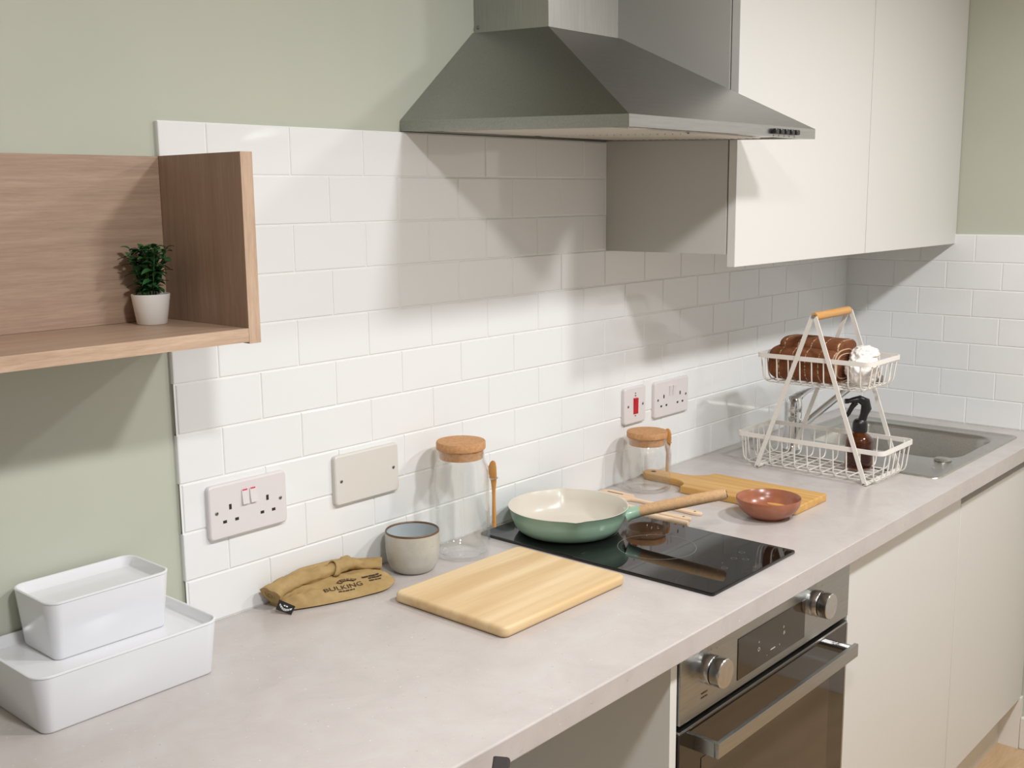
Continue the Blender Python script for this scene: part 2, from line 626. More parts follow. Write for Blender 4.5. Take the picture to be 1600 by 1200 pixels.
TILE_MESH = {}
def tile_mesh(w, h):
    key = (round(w, 4), round(h, 4))
    if key not in TILE_MESH:
        rings = []
        for d, y in ((0, 0), (0, -TT + 0.0016), (0.0004, -TT + 0.0006), (0.0016, -TT)):
            rings.append([(d, y, d), (w - d, y, d), (w - d, y, h - d), (d, y, h - d)])
        verts = [p for r in rings for p in r]
        faces = []
        for i in range(3):
            for k in range(4):
                k2 = (k + 1) % 4
                faces.append((i * 4 + k, i * 4 + k2, (i + 1) * 4 + k2, (i + 1) * 4 + k))
        faces.append((12, 13, 14, 15))
        me = bpy.data.meshes.new('tile')
        me.from_pydata(verts, [], faces)
        me.update()
        me.materials.append(MT['tile'])
        me.shade_smooth()
        me.set_sharp_from_angle(angle=radians(25))
        TILE_MESH[key] = me
    return TILE_MESH[key]

def put_tile(parent, w, h, loc, rz):
    o = bpy.data.objects.new('tile', tile_mesh(w, h))
    COL.objects.link(o)
    o.parent = parent
    o.location = Vector(loc) - parent_loc(parent)
    o.rotation_euler = (random.gauss(0, 0.0016), 0, rz + random.gauss(0, 0.0012))
    return o

G = 0.0022          # joint width
def tile_rows(parent, rows, a0, a1, fn, rz, limit=None):
    """a runs along the wall from a0 to a1; fn(a, z) -> location of the tile's lower start corner"""
    for row in rows:
        z0 = TILE_TOP - row * PZ + G / 2
        h = PZ - G
        off = 0.0 if row % 2 else 0.5
        end = limit(row) if limit else a1
        n = math.floor((a0 / PX) - off) - 1
        while True:
            s = (n + off) * PX + G / 2
            e = s + PX - G
            n += 1
            if s > end - 0.004:
                break
            s2, e2 = max(s, a0), min(e, end)
            if e2 - s2 < 0.006:
                continue
            put_tile(parent, e2 - s2, h, fn(s2, z0), rz)

CABX = 0.9935
tile_rows(wall_back, range(1, 11), -0.0785, XC - 0.0005, lambda a, z: (a, -0.0002, z), 0.0,
          lambda row: CABX - 0.001 if row <= 3 else XC - 0.0090)
tile_rows(wall_right, range(4, 11), 0.0017, 0.698, lambda a, z: (XC - 0.0002, -a, z), -pi / 2)
pyd('grout', [(-0.0785, 0, ZT), (CABX, 0, ZT), (XC, 0, ZT),
              (-0.0785, 0, TILE_TOP), (CABX, 0, TILE_TOP), (CABX, 0, TILE_TOP - 3 * PZ), (XC, 0, TILE_TOP - 3 * PZ)],
    [(0, 1, 5, 4, 3), (1, 2, 6, 5)], MT['grout'], wall_back, (0, -TT + 0.0013, 0))
g = box('grout', XC - TT + 0.0013, XC, -0.698, -0.0005, ZT, TILE_TOP - 3 * PZ, MT['grout'], wall_right)

# skirting on the right wall, seen under the worktop end
ep = box('trim_1', XC - 0.018, XC, -0.588, -0.34, FZ, 0.129, MT['trim'])
struct(ep, 'white filler board under the base cabinets at the side wall')
sk = box('baseboard_right', XC - 0.016, XC, -4.2, -0.5885, FZ, 0.07, MT['trim'], None, 0.003)
struct(sk, 'white skirting board along the side wall')

# ------------------------------------------------------------------ worktop with sink cut-out
SX0, SX1, SY0, SY1 = 1.575, 2.085, -0.525, -0.10
bm = bmesh.new()
xs = [-1.35, SX0, SX1, XC - 0.0005]
ys = [-0.607, SY0, SY1, -0.0005]
vt = [[[bm.verts.new((x, y, z)) for z in (0.863, ZT)] for y in ys] for x in xs]
for i in range(3):
    for j in range(3):
        if i == 1 and j == 1:
            continue
        for z in (0, 1):
            bm.faces.new([vt[i][j][z], vt[i + 1][j][z], vt[i + 1][j + 1][z], vt[i][j + 1][z]])
def wallq(a, b):
    bm.faces.new([a[0], b[0], b[1], a[1]])
for i in range(3):
    wallq(vt[i][0], vt[i + 1][0])
    wallq(vt[i][3], vt[i + 1][3])
    wallq(vt[0][i], vt[0][i + 1])
    wallq(vt[3][i], vt[3][i + 1])
wallq(vt[1][1], vt[2][1]); wallq(vt[1][2], vt[2][2]); wallq(vt[1][1], vt[1][2]); wallq(vt[2][1], vt[2][2])
bm.edges.ensure_lookup_table()
fe = [e for e in bm.edges if all(abs(v.co.y + 0.607) < 1e-5 for v in e.verts) and abs(e.verts[0].co.z - e.verts[1].co.z) < 1e-5]
bmesh.ops.bevel(bm, geom=fe, offset=0.006, segments=5, profile=0.5, affect='EDGES')
wt = from_bm('worktop', bm, MT['worktop'], None, None, 30)
for p in wt.data.polygons:
    if p.area > 0.006:
        p.use_smooth = False
tag(wt, 'long pale grey stone-effect worktop running along the tiled wall', 'worktop')

# ------------------------------------------------------------------ base units
def base_cabinet(x0, x1, ztop, label):
    e = empty('base_cabinet', ((x0 + x1) / 2, -0.3, FZ), label, 'cabinet')
    zt = 0.8627
    t = 0.018
    pb = 0.13
    for a, b in ((x0 + 0.001, x0 + t), (x1 - t, x1 - 0.001)):
        box('side_panel', a, b, -0.563, -0.02, pb, zt, MT['carcass_in'], e)
    box('bottom_panel', x0 + t, x1 - t, -0.563, -0.02, pb, pb + t, MT['carcass_in'], e)
    box('back_panel', x0 + t, x1 - t, -0.03, -0.02, pb + t, zt - 0.1, MT['carcass_in'], e)
    box('front_rail', x0 + t, x1 - t, -0.563, -0.548, 0.80, zt, MT['carcass'], e)
    box('door', x0 + 0.0015, x1 - 0.0015, -0.5835, -0.5645, 0.126, ztop, MT['cabinet'], e, 0.0012)
    for sx in (x0 + 0.06, x1 - 0.06):
        for sy in (-0.46, -0.08):
            lathe('foot', [(0, FZ), (0.022, FZ), (0.022, FZ + 0.012), (0.014, FZ + 0.02), (0.014, pb), (0, pb)],
                  MT['black'], e, (sx, sy, 0), 16)
    return e
base_cabinet(1.0075, 1.6165, 0.852, 'plain off-white base cabinet between the oven and the sink cabinet')
base_cabinet(1.6165, 2.2165, 0.829, 'plain off-white base cabinet under the sink with a dark gap above its door')

# open unit left of the oven
e = empty('open_base_unit', (0.2, -0.3, FZ), 'open white base unit without a door, left of the oven', 'cabinet')
for a, b in ((-0.005, 0.013), (0.3845, 0.4025)):
    box('side_panel', a, b, -0.583, -0.02, FZ, 0.8627, MT['carcass_in'], e, 0.0008)
box('back_panel', 0.013, 0.3845, -0.03, -0.02, 0.15, 0.8627, MT['carcass_in'], e)
box('bottom_panel', 0.013, 0.3845, -0.575, -0.03, 0.13, 0.148, MT['carcass_in'], e)
# unit at the far left end, carries the worktop
e = empty('end_base_unit', (-0.9, -0.3, FZ), 'closed white base unit at the left end under the worktop', 'cabinet')
box('body', -1.33, -0.72, -0.563, -0.02, FZ, 0.8627, MT['carcass_in'], e)
for a, b in ((-1.33, -1.027), (-1.023, -0.72)):
    box('door', a, b, -0.583, -0.5645, 0.126, 0.852, MT['cabinet'], e, 0.0012)

p = box('plinth', 0.404, XC - 0.001, -0.533, -0.517, FZ, 0.122, MT['plinth'])
tag(p, 'off-white kick board under the base cabinets', 'plinth')

# ------------------------------------------------------------------ oven
OV0, OV1 = 0.4055, 1.0045
YO = -0.587
oven = empty('built_in_oven', (0.705, -0.3, FZ), 'stainless steel built-in oven with two knobs and a long bar handle', 'oven')
box('body', OV0 + 0.02, OV1 - 0.02, -0.565, -0.04, 0.14, 0.855, MT['oven_dark'], oven)
box('support_panel', OV0, OV1, -0.565, -0.04, 0.118, 0.136, MT['carcass_in'], oven)
fas = box('fascia', OV0, OV1, YO, -0.566, 0.742, 0.856, MT['steel'], oven, 0.0015)
disp = box('display', 0.579, 0.818, YO - 0.0012, YO + 0.002, 0.757, 0.830, MT['display'], oven, 0.0004)
def flat_text(name, txt, cx, cz, y, h, mat, parent):
    return text_mesh(name, txt, lambda s, t: (cx + s, y, cz - h / 2 + t), h, mat, parent)
for (tx, cx, cz, h) in (('+', 0.648, 0.803, 0.006), ('O', 0.648, 0.790, 0.007), ('-', 0.677, 0.771, 0.006), ('o', 0.736, 0.804, 0.006), ('*', 0.738, 0.789, 0.012)):
    flat_text('symbol', tx, cx, cz, YO - 0.0016, h, MT['print_white'], disp)
box('symbol', 0.690, 0.706, YO - 0.0016, YO - 0.0011, 0.7745, 0.776, MT['print_white'], disp)
flat_text('symbol', 'v', 0.722, 0.7755, YO - 0.0016, 0.005, MT['print_white'], disp)

def lathe_y(name, prof, mat, parent, cx, cz, y, seg=40, smooth=35):
    """profile (r, d): d = distance out of the front, axis along -y"""
    rings = []
    for r, dd in prof:
        rr = max(r, 1e-5)
        rings.append([(cx + rr * cos(2 * pi * k / seg), y - dd, cz + rr * sin(2 * pi * k / seg)) for k in range(seg)])
    return loops(name, rings, mat, parent, None, smooth, True, True)
for kx in (0.4835, 0.855):
    kb = lathe_y('knob', [(0.0245, 0), (0.0245, 0.0135), (0.0238, 0.0145)], MT['knob'], oven, kx, 0.8125, YO)
    lathe_y('gap_ring', [(0.0222, 0.0140), (0.0222, 0.0176)], MT['black'], kb, kx, 0.8125, YO)
    lathe_y('cap', [(0.0238, 0.0172), (0.0240, 0.0176), (0.0240, 0.033), (0.0228, 0.0345), (0.0, 0.0345)], MT['knob'], kb, kx, 0.8125, YO)
    flat_text('symbol', '|', kx + 0.001, 0.845, YO - 0.0006, 0.005, MT['print_dark'], fas)
    flat_text('symbol', 'o', kx + 0.028, 0.838, YO - 0.0006, 0.004, MT['print_dark'], fas)
flat_text('symbol', 'i', 0.494, 0.8415, YO - 0.0006, 0.006, MT['print_dark'], fas)
for q in range(2):
    print_marks('lettering', (1.5, -0.5, 2.2, -0.5, 1.8, -0.5, 1.2), lambda s, t, q=q: (0.476 + s, YO - 0.0006, 0.773 - q * 0.007 + t), 0.0022, MT['print_dark'], fas)

# oven door: steel side strips and black glass
door = box('door', OV0, OV1, YO, -0.566, 0.14, 0.727, MT['oven_glass'], oven, 0.0012)
box('top_strip', OV0 + 0.001, OV1 - 0.001, YO + 0.0004, -0.567, 0.727, 0.7315, MT['steel'], door, 0.0006)
box('edge_strip', OV1 - 0.006, OV1, YO - 0.0006, -0.567, 0.14, 0.7268, MT['steel'], door, 0.0004)
box('window', 0.47, 0.93, YO - 0.0010, YO + 0.001, 0.22, 0.664, MT['oven_window'], door, 0.0003)
HZ, HY = 0.699, -0.628
hd = box('handle', 0.4475, 0.9555, HY - 0.004, HY + 0.004, HZ - 0.0125, HZ + 0.0125, MT['steel'], door, 0.0008)
for bx in (0.452, 0.951):
    if bx < 0.7:
        box('bracket', bx - 0.004, bx + 0.004, HY + 0.004, YO + 0.0004, HZ - 0.0125, HZ + 0.0125, MT['steel'], hd, 0.0006)
    else:
        lathe_y('bracket', [(0.0105, -0.0), (0.0105, YO - HY - 0.004)], MT['knob'], hd, bx - 0.006, HZ, YO)

# ------------------------------------------------------------------ wall cabinets
def wall_cabinet(x0, x1, label):
    e = empty('wall_cabinet', ((x0 + x1) / 2, -0.15, 1.434), label, 'cabinet')
    z0, z1, t = 1.434, 2.32, 0.018
    yb = -0.0005
    box('side_panel', x0, x0 + t, -0.303, yb, z0, z1, MT['carcass'], e, 0.0006)
    box('side_panel', x1 - t, x1, -0.303, yb, z0, z1, MT['carcass'], e, 0.0006)
    box('bottom_panel', x0 + t, x1 - t, -0.303, yb, z0, z0 + t, MT['carcass'], e)
    box('top_panel', x0 + t, x1 - t, -0.303, yb, z1 - t, z1, MT['carcass'], e)
    box('back_panel', x0 + t, x1 - t, -0.02, -0.012, z0 + t, z1 - t, MT['carcass'], e)
    box('door', x0 + 0.0012, x1 - 0.0012, -0.3235, -0.3055, 1.409, z1, MT['cabinet'], e, 0.0012)
    return e
wall_cabinet(CABX, 1.6115, 'off-white wall cabinet next to the cooker hood')
wall_cabinet(1.6115, 2.2165, 'off-white wall cabinet in the corner above the sink')

# ------------------------------------------------------------------ cooker hood
hood = empty('cooker_hood', (0.698, -0.0005, 1.665), 'stainless steel chimney cooker hood above the black hob', 'cooker hood')
HX0, HX1, HYF = 0.398, 0.992, -0.488
def hz(y, z):
    return z + 0.030 * y           # the canopy hangs slightly down at its front
def hrect(x0, x1, y0, y1, z):
    return [(x0, y0, hz(y0, z)), (x1, y0, hz(y0, z)), (x1, y1, hz(y1, z)), (x0, y1, hz(y1, z))]
hb = -0.0005
CX0, CX1, CYF = 0.5905, 0.797, -0.178
loops('canopy', [hrect(HX0, HX1, HYF, hb, 1.6668), hrect(HX0, HX1, HYF, hb, 1.6850),
                 [(CX0 - 0.004, CYF - 0.004, 1.8435), (CX1 + 0.004, CYF - 0.004, 1.8435), (CX1 + 0.004, hb, 1.8505), (CX0 - 0.004, hb, 1.8505)]],
      MT['steel'], hood, None, None, False, True)
# underside: rim, recessed panel, filters, lamps
rim = [hrect(HX0, HX1, HYF, hb, 1.6668), hrect(HX0 + 0.022, HX1 - 0.022, HYF + 0.022, hb - 0.016, 1.6668),
       hrect(HX0 + 0.022, HX1 - 0.022, HYF + 0.022, hb - 0.016, 1.6735)]
loops('underside', rim, MT['steel'], hood, None, None, False, True)
for fx0, fx1 in ((0.435, 0.690), (0.700, 0.955)):
    f = loops('grease_filter', [hrect(fx0, fx1, -0.40, -0.06, 1.6695), hrect(fx0, fx1, -0.40, -0.06, 1.6735)], MT['filter'], hood, None, None)
    nb = 22
    vs, fc = [], []
    for k in range(nb):
        yy = -0.395 + k * (0.33 / (nb - 1))
        b = len(vs)
        for (dy, dz) in ((-0.004, 0.0), (0.004, 0.0), (0, -0.0022)):
            vs += [(fx0 + 0.004, yy + dy, hz(yy, 1.6695) + dz), (fx1 - 0.004, yy + dy, hz(yy, 1.6695) + dz)]
        fc += [(b, b + 1, b + 5, b + 4), (b + 2, b + 3, b + 5, b + 4)]
    rd = pyd('mesh_ridges', vs, fc, MT['filter'], f)
    rd['kind'] = 'stuff'
for lx in (0.50, 0.89):
    lathe('lamp_lens', [(0, 0), (0.022, 0), (0.022, 0.006), (0, 0.006)], MT['lens'], hood, (lx, -0.44, 1.6550), 24)
chim = box('chimney', CX0, CX1, CYF, hb, 1.842, 2.598, MT['steel_v'], hood, 0.0006)
lathe_y_s = []
# screw on the chimney side
rings = [[(CX0 - d, -0.0095 + r * cos(2 * pi * k / 12), 1.8595 + r * sin(2 * pi * k / 12)) for k in range(12)] for r, d in ((0.0035, 0), (0.0032, 0.0012), (0.0008, 0.0022))]
loops('screw', rings, MT['zinc'], chim, None, 30)
# row of push buttons on the front lip
for k in range(5):
    bx = 0.832 + k * 0.0195
    zc = hz(HYF, 1.6757)
    box('push_button', bx - 0.0072, bx + 0.0072, HYF - 0.0085, HYF + 0.001, zc - 0.0045, zc + 0.0045, MT['black'], hood, 0.002)
    box('button_mark', bx - 0.0006, bx + 0.0006, HYF - 0.0004, HYF + 0.0008, zc - 0.0085, zc - 0.0062, MT['print_dark'], hood)

# ------------------------------------------------------------------ wooden wall shelf
shelf = empty('wall_shelf', (-0.5, -0.0005, 1.3645), 'oak-effect box shelf with a back panel, fixed to the green wall', 'shelf')
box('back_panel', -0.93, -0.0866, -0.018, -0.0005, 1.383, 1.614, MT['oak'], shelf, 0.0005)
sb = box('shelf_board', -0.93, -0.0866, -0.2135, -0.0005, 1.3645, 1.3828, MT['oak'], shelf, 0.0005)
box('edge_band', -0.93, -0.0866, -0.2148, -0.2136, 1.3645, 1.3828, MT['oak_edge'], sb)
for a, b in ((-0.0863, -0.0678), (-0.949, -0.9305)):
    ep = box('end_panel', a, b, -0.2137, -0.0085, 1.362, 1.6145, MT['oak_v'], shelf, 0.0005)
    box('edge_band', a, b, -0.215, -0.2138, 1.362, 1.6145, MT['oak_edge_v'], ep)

# potted plant on the shelf
PXC, PYC, PZC = -0.136, -0.0585, 1.383
plant = empty('potted_plant', (PXC, PYC, PZC), 'small green leafy plant in a white pot on the wooden shelf', 'plant')
lathe('pot', [(0, 0), (0.0195, 0), (0.0205, 0.001), (0.0262, 0.0405), (0.0258, 0.0418), (0.0248, 0.0410), (0.0235, 0.034), (0, 0.034)],
      MT['pot'], plant, (PXC, PYC, PZC), 40)
lathe('soil', [(0, 0.0365), (0.0236, 0.0365), (0.0236, 0.0345), (0, 0.0345)], MT['soil'], plant, (PXC, PYC, PZC), 24)
lv, lf = [], []
ns = 6
for i in range(ns + 1):
    t = i / ns
    w = 0.0042 * (sin(pi * min(1, t * 0.92 + 0.06)) ** 0.75)
    zc = 0.0022 * sin(pi * t) - 0.0035 * t * t
    lv += [(-w, 0.0145 * t, zc + 0.0011), (0, 0.0145 * t, zc), (w, 0.0145 * t, zc + 0.0011)]
for i in range(ns):
    b = i * 3
    lf += [(b, b + 1, b + 4, b + 3), (b + 1, b + 2, b + 5, b + 4)]
leaf_me = bpy.data.meshes.new('leaf')
leaf_me.from_pydata(lv, [], lf)
leaf_me.update()
leaf_me.materials.append(MT['leaf'])
leaf_me.shade_smooth()
rnd = random.Random(11)
for s in range(11):
    a = 2 * pi * s / 11 + rnd.uniform(-0.25, 0.25)
    rad0 = rnd.uniform(0.002, 0.012)
    lean = rnd.uniform(0.010, 0.024) if s % 3 else rnd.uniform(0, 0.006)
    hgt = rnd.uniform(0.046, 0.068) if s % 3 else rnd.uniform(0.064, 0.074)
    pts = []
    for j in range(7):
        t = j / 6
        pts.append((PXC + cos(a) * (rad0 + lean * t ** 1.3), PYC + sin(a) * (rad0 + lean * t ** 1.3), PZC + 0.036 + hgt * t))
    tube('stem', pts, 0.0009, MT['stem'], plant, 5)
    nl = 9
    for j in range(nl):
        t = 0.14 + 0.86 * j / (nl - 1)
        k = t * 6
        i0 = min(5, int(k))
        p = Vector(pts[i0]).lerp(Vector(pts[i0 + 1]), k - i0)
        for side in (0, 1):
            la = a + j * 1.75 + side * pi + rnd.uniform(-0.4, 0.4)
            o = bpy.data.objects.new('leaf', leaf_me)
            COL.objects.link(o)
            o.parent = plant
            o.location = p - parent_loc(plant)
            sc = rnd.uniform(0.95, 1.4) * (1.0 if t < 0.9 else 0.85)
            o.scale = (sc, sc, sc)
            o.rotation_euler = (rnd.uniform(0.0, 0.75), rnd.uniform(-0.3, 0.3), la)

# ------------------------------------------------------------------ electrical plates
def plate_base(name, x0, x1, z0, z1, label, cat, mat, dep=0.0095):
    e = empty(name, ((x0 + x1) / 2, -TT, (z0 + z1) / 2), label, cat)
    poly = rrect(x0, x1, z0, z1, 0.0075, 5)
    rings = []
    for d, y in ((0, 0), (0, dep - 0.0035), (0.0008, dep - 0.0014), (0.0028, dep)):
        rings.append([(x, -TT - y, z) for x, z in inset(poly, d)])
    loops('face_plate', rings, mat, e, None, 30)
    return e, -TT - dep

def screw(e, x, z, y):
    o = lathe_y('screw', [(0.0030, 0.0), (0.0030, 0.0006), (0.0022, 0.0010)], MT['zinc'], e, x, z, y, 14)
    a = 0.6
    rings = [[(x + cos(a) * s * 0.0024 - sin(a) * w * 0.0005, y - 0.00105 - dd, z + sin(a) * s * 0.0024 + cos(a) * w * 0.0005) for s, w in ((-1, -1), (1, -1), (1, 1), (-1, 1))] for dd in (0, 0.00012)]
    loops('slot', rings, MT['hole'], o, None, None)

def socket_holes(e, cx, cz, y):
    def h(x, z, w, hh):
        box('pin_hole', x - w / 2, x + w / 2, y - 0.00025, y + 0.001, z - hh / 2, z + hh / 2, MT['hole'], e)
    h(cx, cz + 0.0115, 0.0046, 0.0085)
    h(cx - 0.011, cz - 0.0105, 0.0068, 0.0046)
    h(cx + 0.011, cz - 0.0105, 0.0068, 0.0046)

def rocker(e, x, z, y, w, h, tilt, mat, name='rocker_switch'):
    """small wedge that tilts about its middle"""
    d0, d1 = (0.0045, 0.0012) if tilt > 0 else (0.0012, 0.0038)
    v = [(x - w / 2, y, z - h / 2), (x + w / 2, y, z - h / 2), (x + w / 2, y, z + h / 2), (x - w / 2, y, z + h / 2),
         (x - w / 2, y - d0, z - h / 2), (x + w / 2, y - d0, z - h / 2), (x + w / 2, y - 0.0026, z), (x - w / 2, y - 0.0026, z),
         (x + w / 2, y - d1, z + h / 2), (x - w / 2, y - d1, z + h / 2)]
    f = [(4, 5, 6, 7), (7, 6, 8, 9), (0, 1, 5, 4), (2, 3, 9, 8), (1, 2, 8, 6, 5), (0, 4, 7, 9, 3)]
    return pyd(name, v, f, mat, e)

def double_socket(x0, label, on):
    z0, z1 = 1.0315, 1.1185
    x1 = x0 + 0.147
    e, y = plate_base('double_socket', x0, x1, z0, z1, label, 'socket', MT['plate'])
    cz = (z0 + z1) / 2
    screw(e, x0 + 0.0135, cz - 0.0005, y)
    screw(e, x1 - 0.0135, cz - 0.0005, y)
    for cx in (x0 + 0.0385, x1 - 0.0385):
        socket_holes(e, cx, cz - 0.006, y)
    for dx in (-0.0075, 0.0075):
        r = rocker(e, (x0 + x1) / 2 + dx, cz + 0.0165, y, 0.0115, 0.023, 1 if on else -1, MT['plate'])
        if on:
            box('on_mark', (x0 + x1) / 2 + dx - 0.0045, (x0 + x1) / 2 + dx + 0.0045, y - 0.0016, y - 0.0008, cz + 0.0262, cz + 0.0284, MT['red_mark'], r)
    return e
double_socket(-0.0375, 'white double power socket with red-tipped switches, beside the canvas bag', True)
double_socket(1.1735, 'white double power socket with plain switches, right of the red cooker switch', False)

e, y = plate_base('blank_plate', 0.2105, 0.3575, 1.0325, 1.1205, 'ivory blank wall plate with two screws above the cup', 'wall plate', MT['plate_warm'])
screw(e, 0.224, 1.075, y)
screw(e, 0.344, 1.077, y)

e, y = plate_base('cooker_switch', 1.0515, 1.1375, 1.035, 1.1205, 'white wall switch with a red rocker above the small cork jar', 'switch', MT['plate'])
screw(e, 1.0665, 1.077, y)
screw(e, 1.1240, 1.077, y)
zc = 1.0755
v = [(1.0870, y, zc - 0.019), (1.1055, y, zc - 0.019), (1.1005, y, zc + 0.019), (1.0870, y, zc + 0.019),
     (1.0875, y - 0.0012, zc - 0.0185), (1.1050, y - 0.0012, zc - 0.0185), (1.1000, y - 0.0050, zc + 0.0185), (1.0875, y - 0.0050, zc + 0.0185)]
pyd('red_rocker', v, [(4, 5, 6, 7), (0, 1, 5, 4), (1, 2, 6, 5), (2, 3, 7, 6), (3, 0, 4, 7)], MT['red'], e)['label'] = 'red rocker switch'
for pat, zz in (((1.6,), 1.1040), ((0.9, -0.4, 0.9), 1.0985), ((0.8, -0.3, 0.8), 1.0515)):
    print_marks('lettering', pat, lambda s, t, zz=zz: (1.0945 + s, y - 0.0004, zz + t), 0.0024, MT['hole'], e)

# ------------------------------------------------------------------ hob
hob = empty('ceramic_hob', (0.704, -0.288, ZT), 'black ceramic glass hob with a thin ring, set into the worktop', 'hob')
slab('glass_top', rrect(0.558, 0.849, -0.5505, -0.0255, 0.006, 4), ZT, ZT + 0.006, MT['hob'], hob, None, 0.0015, 2)
def ring_flat(name, cx, cy, r, w, z, mat, parent, seg=72):
    rings = [[(cx + rr * cos(2 * pi * k / seg), cy + rr * sin(2 * pi * k / seg), zz) for k in range(seg)] for rr, zz in ((r - w, z), (r - w, z + 0.00015), (r, z + 0.00015), (r, z))]
    return loops(name, rings, mat, parent, None, None, False, False)
HT = ZT + 0.006
ring_flat('cooking_ring', 0.7035, -0.342, 0.0735, 0.0011, HT, MT['hob_mark'], hob)
ring_flat('cooking_ring', 0.695, -0.150, 0.0905, 0.0011, HT, MT['hob_mark'], hob)
for cx, cy in ((0.680, -0.500), (0.735, -0.487), (0.745, -0.505), (0.775, -0.480)):
    ring_flat('touch_key', cx, cy, 0.0055, 0.0006, HT, MT['hob_mark'], hob, 24)
for txt, cx, cy in (('+', 0.700, -0.487), ('-', 0.660, -0.500)):
    text_mesh('symbol', txt, lambda s, t, cx=cx, cy=cy: (cx + s, cy + t, HT + 0.0002), 0.006, MT['hob_mark'], hob)

# ------------------------------------------------------------------ frying pan
PCX, PCY = 0.679, -0.151
pan = empty('frying_pan', (PCX, PCY, HT), 'sage green frying pan with cream lining and a cork handle on the hob', 'pan')
hdir = Vector((0.165, -0.252)).normalized()
hang = math.atan2(hdir.y, hdir.x)
spout = hang - radians(78)
def pan_ring(r, z, lip=0.0, seg=96):
    out = []
    for k in range(seg):
        a = 2 * pi * k / seg
        rr = r
        for s in (spout, spout + pi):
            da = (a - s + pi) % (2 * pi) - pi
            rr += lip * math.exp(-(da / 0.11) ** 2)
        out.append((PCX + rr * cos(a), PCY + rr * sin(a), z - 0.0))
    return out
RZ = 0.9580
prof_o = [(0.060, HT + 0.0008, 0), (0.083, HT + 0.0008, 0), (0.0920, HT + 0.0028, 0), (0.1000, HT + 0.0085, 0), (0.1065, HT + 0.018, 0.001), (0.1120, HT + 0.033, 0.003), (0.1165, RZ - 0.001, 0.007), (0.1178, RZ, 0.0075)]
prof_i = [(0.1160, RZ + 0.0004, 0.0075), (0.1145, RZ - 0.001, 0.0068), (0.1098, HT + 0.033, 0.003), (0.1043, HT + 0.018, 0.001), (0.0975, HT + 0.0100, 0), (0.090, HT + 0.0055, 0), (0.081, HT + 0.0042, 0), (0.03, HT + 0.0040, 0)]
loops('pan_body', [pan_ring(*q) for q in prof_o], MT['pan_out'], pan, None, 60, True, False)
loops('lining', [pan_ring(*q) for q in [prof_o[-1]] + prof_i], MT['pan_in'], pan, None, 60, False, True)
lathe('base_plate', [(0, HT), (0.072, HT), (0.072, HT + 0.001), (0, HT + 0.001)], MT['pan_base'], pan, (PCX, PCY, 0), 48)
def hpt(s, z):
    return (PCX + hdir.x * s, PCY + hdir.y * s, z)
def ell(a, b, k=20):
    return [(a * cos(2 * pi * j / k), b * sin(2 * pi * j / k)) for j in range(k)]
fp = [hpt(0.1130, 0.9410), hpt(0.120, 0.9435), hpt(0.140, 0.9495)]
fr = [(0.0150, 0.0175), (0.0125, 0.0140), (0.0115, 0.0125)]
hn = loops('handle_socket', sweep_rings(fp, lambda i: ell(*fr[i])), MT['pan_out'], pan, None, 60)
gp = [hpt(0.1385, 0.949), hpt(0.18, 0.9595), hpt(0.24, 0.974), hpt(0.298, 0.9875), hpt(0.303, 0.9885)]
gr = [(0.0105, 0.0128), (0.0112, 0.0132), (0.0112, 0.0132), (0.0106, 0.0122), (0.0095, 0.0110)]
cg = loops('cork_grip', sweep_rings(gp, lambda i: ell(*gr[i])), MT['cork_handle'], pan, None, 60)
gp2 = [hpt(0.3028, 0.9884), hpt(0.3042, 0.9888)]
ec = loops('end_cap', sweep_rings(gp2, lambda i: ell(0.0082, 0.0092)), MT['zinc'], cg, None, 50)
gp3 = [hpt(0.3041, 0.98875), hpt(0.3045, 0.98885)]
loops('hang_hole', sweep_rings(gp3, lambda i: ell(0.0058, 0.0062)), MT['hole'], cg, None, 50)

# ------------------------------------------------------------------ boards
b1 = slab('chopping_board', rrect(0.2055, 0.5165, -0.4065, -0.1610, 0.013, 6), ZT, ZT + 0.0185, MT['rubberwood'], None, None, 0.0065, 4)
tag(b1, 'pale rectangular wooden chopping board lying in front of the cup', 'chopping board')

BX0, BX1 = 1.066, 1.212
hx0, hx1 = 1.1130, 1.1590
poly = []
poly += [(BX1 - 0.004, -0.438), (BX1, -0.434)]
poly += [(BX1, -0.160)]
for j in range(1, 9):       # concave shoulder to the handle (far side)
    a = radians(90 * j / 8)
    poly.append((BX1 - (BX1 - hx1) * sin(a) * 1.0, -0.160 + 0.055 * (1 - cos(a)) + 0.0))
poly += [(hx1, -0.045)]
for j in range(0, 7):
    a = radians(180 * j / 6)
    poly.append(((hx0 + hx1) / 2 + (hx1 - hx0) / 2 * cos(a), -0.040 + 0.023 * sin(a)))
poly += [(hx0, -0.045)]
for j in range(8, 0, -1):
    a = radians(90 * j / 8)
    poly.append((BX0 + (hx0 - BX0) * sin(a), -0.160 + 0.055 * (1 - cos(a))))
poly += [(BX0, -0.160), (BX0, -0.434), (BX0 + 0.004, -0.438)]
clean = [poly[0]]
for q in poly[1:]:
    if (Vector(q) - Vector(clean[-1])).length > 0.0008:
        clean.append(q)
b2 = empty('bamboo_board', (1.14, -0.23, ZT), 'bamboo serving board with a narrow handle, behind the brown bowl', 'serving board')
slab('board', clean, ZT, ZT + 0.0165, MT['bamboo'], b2, None, 0.0025, 3)
hr = [[((hx0 + hx1) / 2 + r * cos(2 * pi * k / 20), -0.042 + r * sin(2 * pi * k / 20), z) for k in range(20)] for r, z in ((0.0062, ZT + 0.0165), (0.0062, ZT + 0.0168), (0.0052, ZT + 0.0168), (0.0048, ZT + 0.0162))]
loops('hang_hole', hr, MT['print_dark'], b2, None, 30)

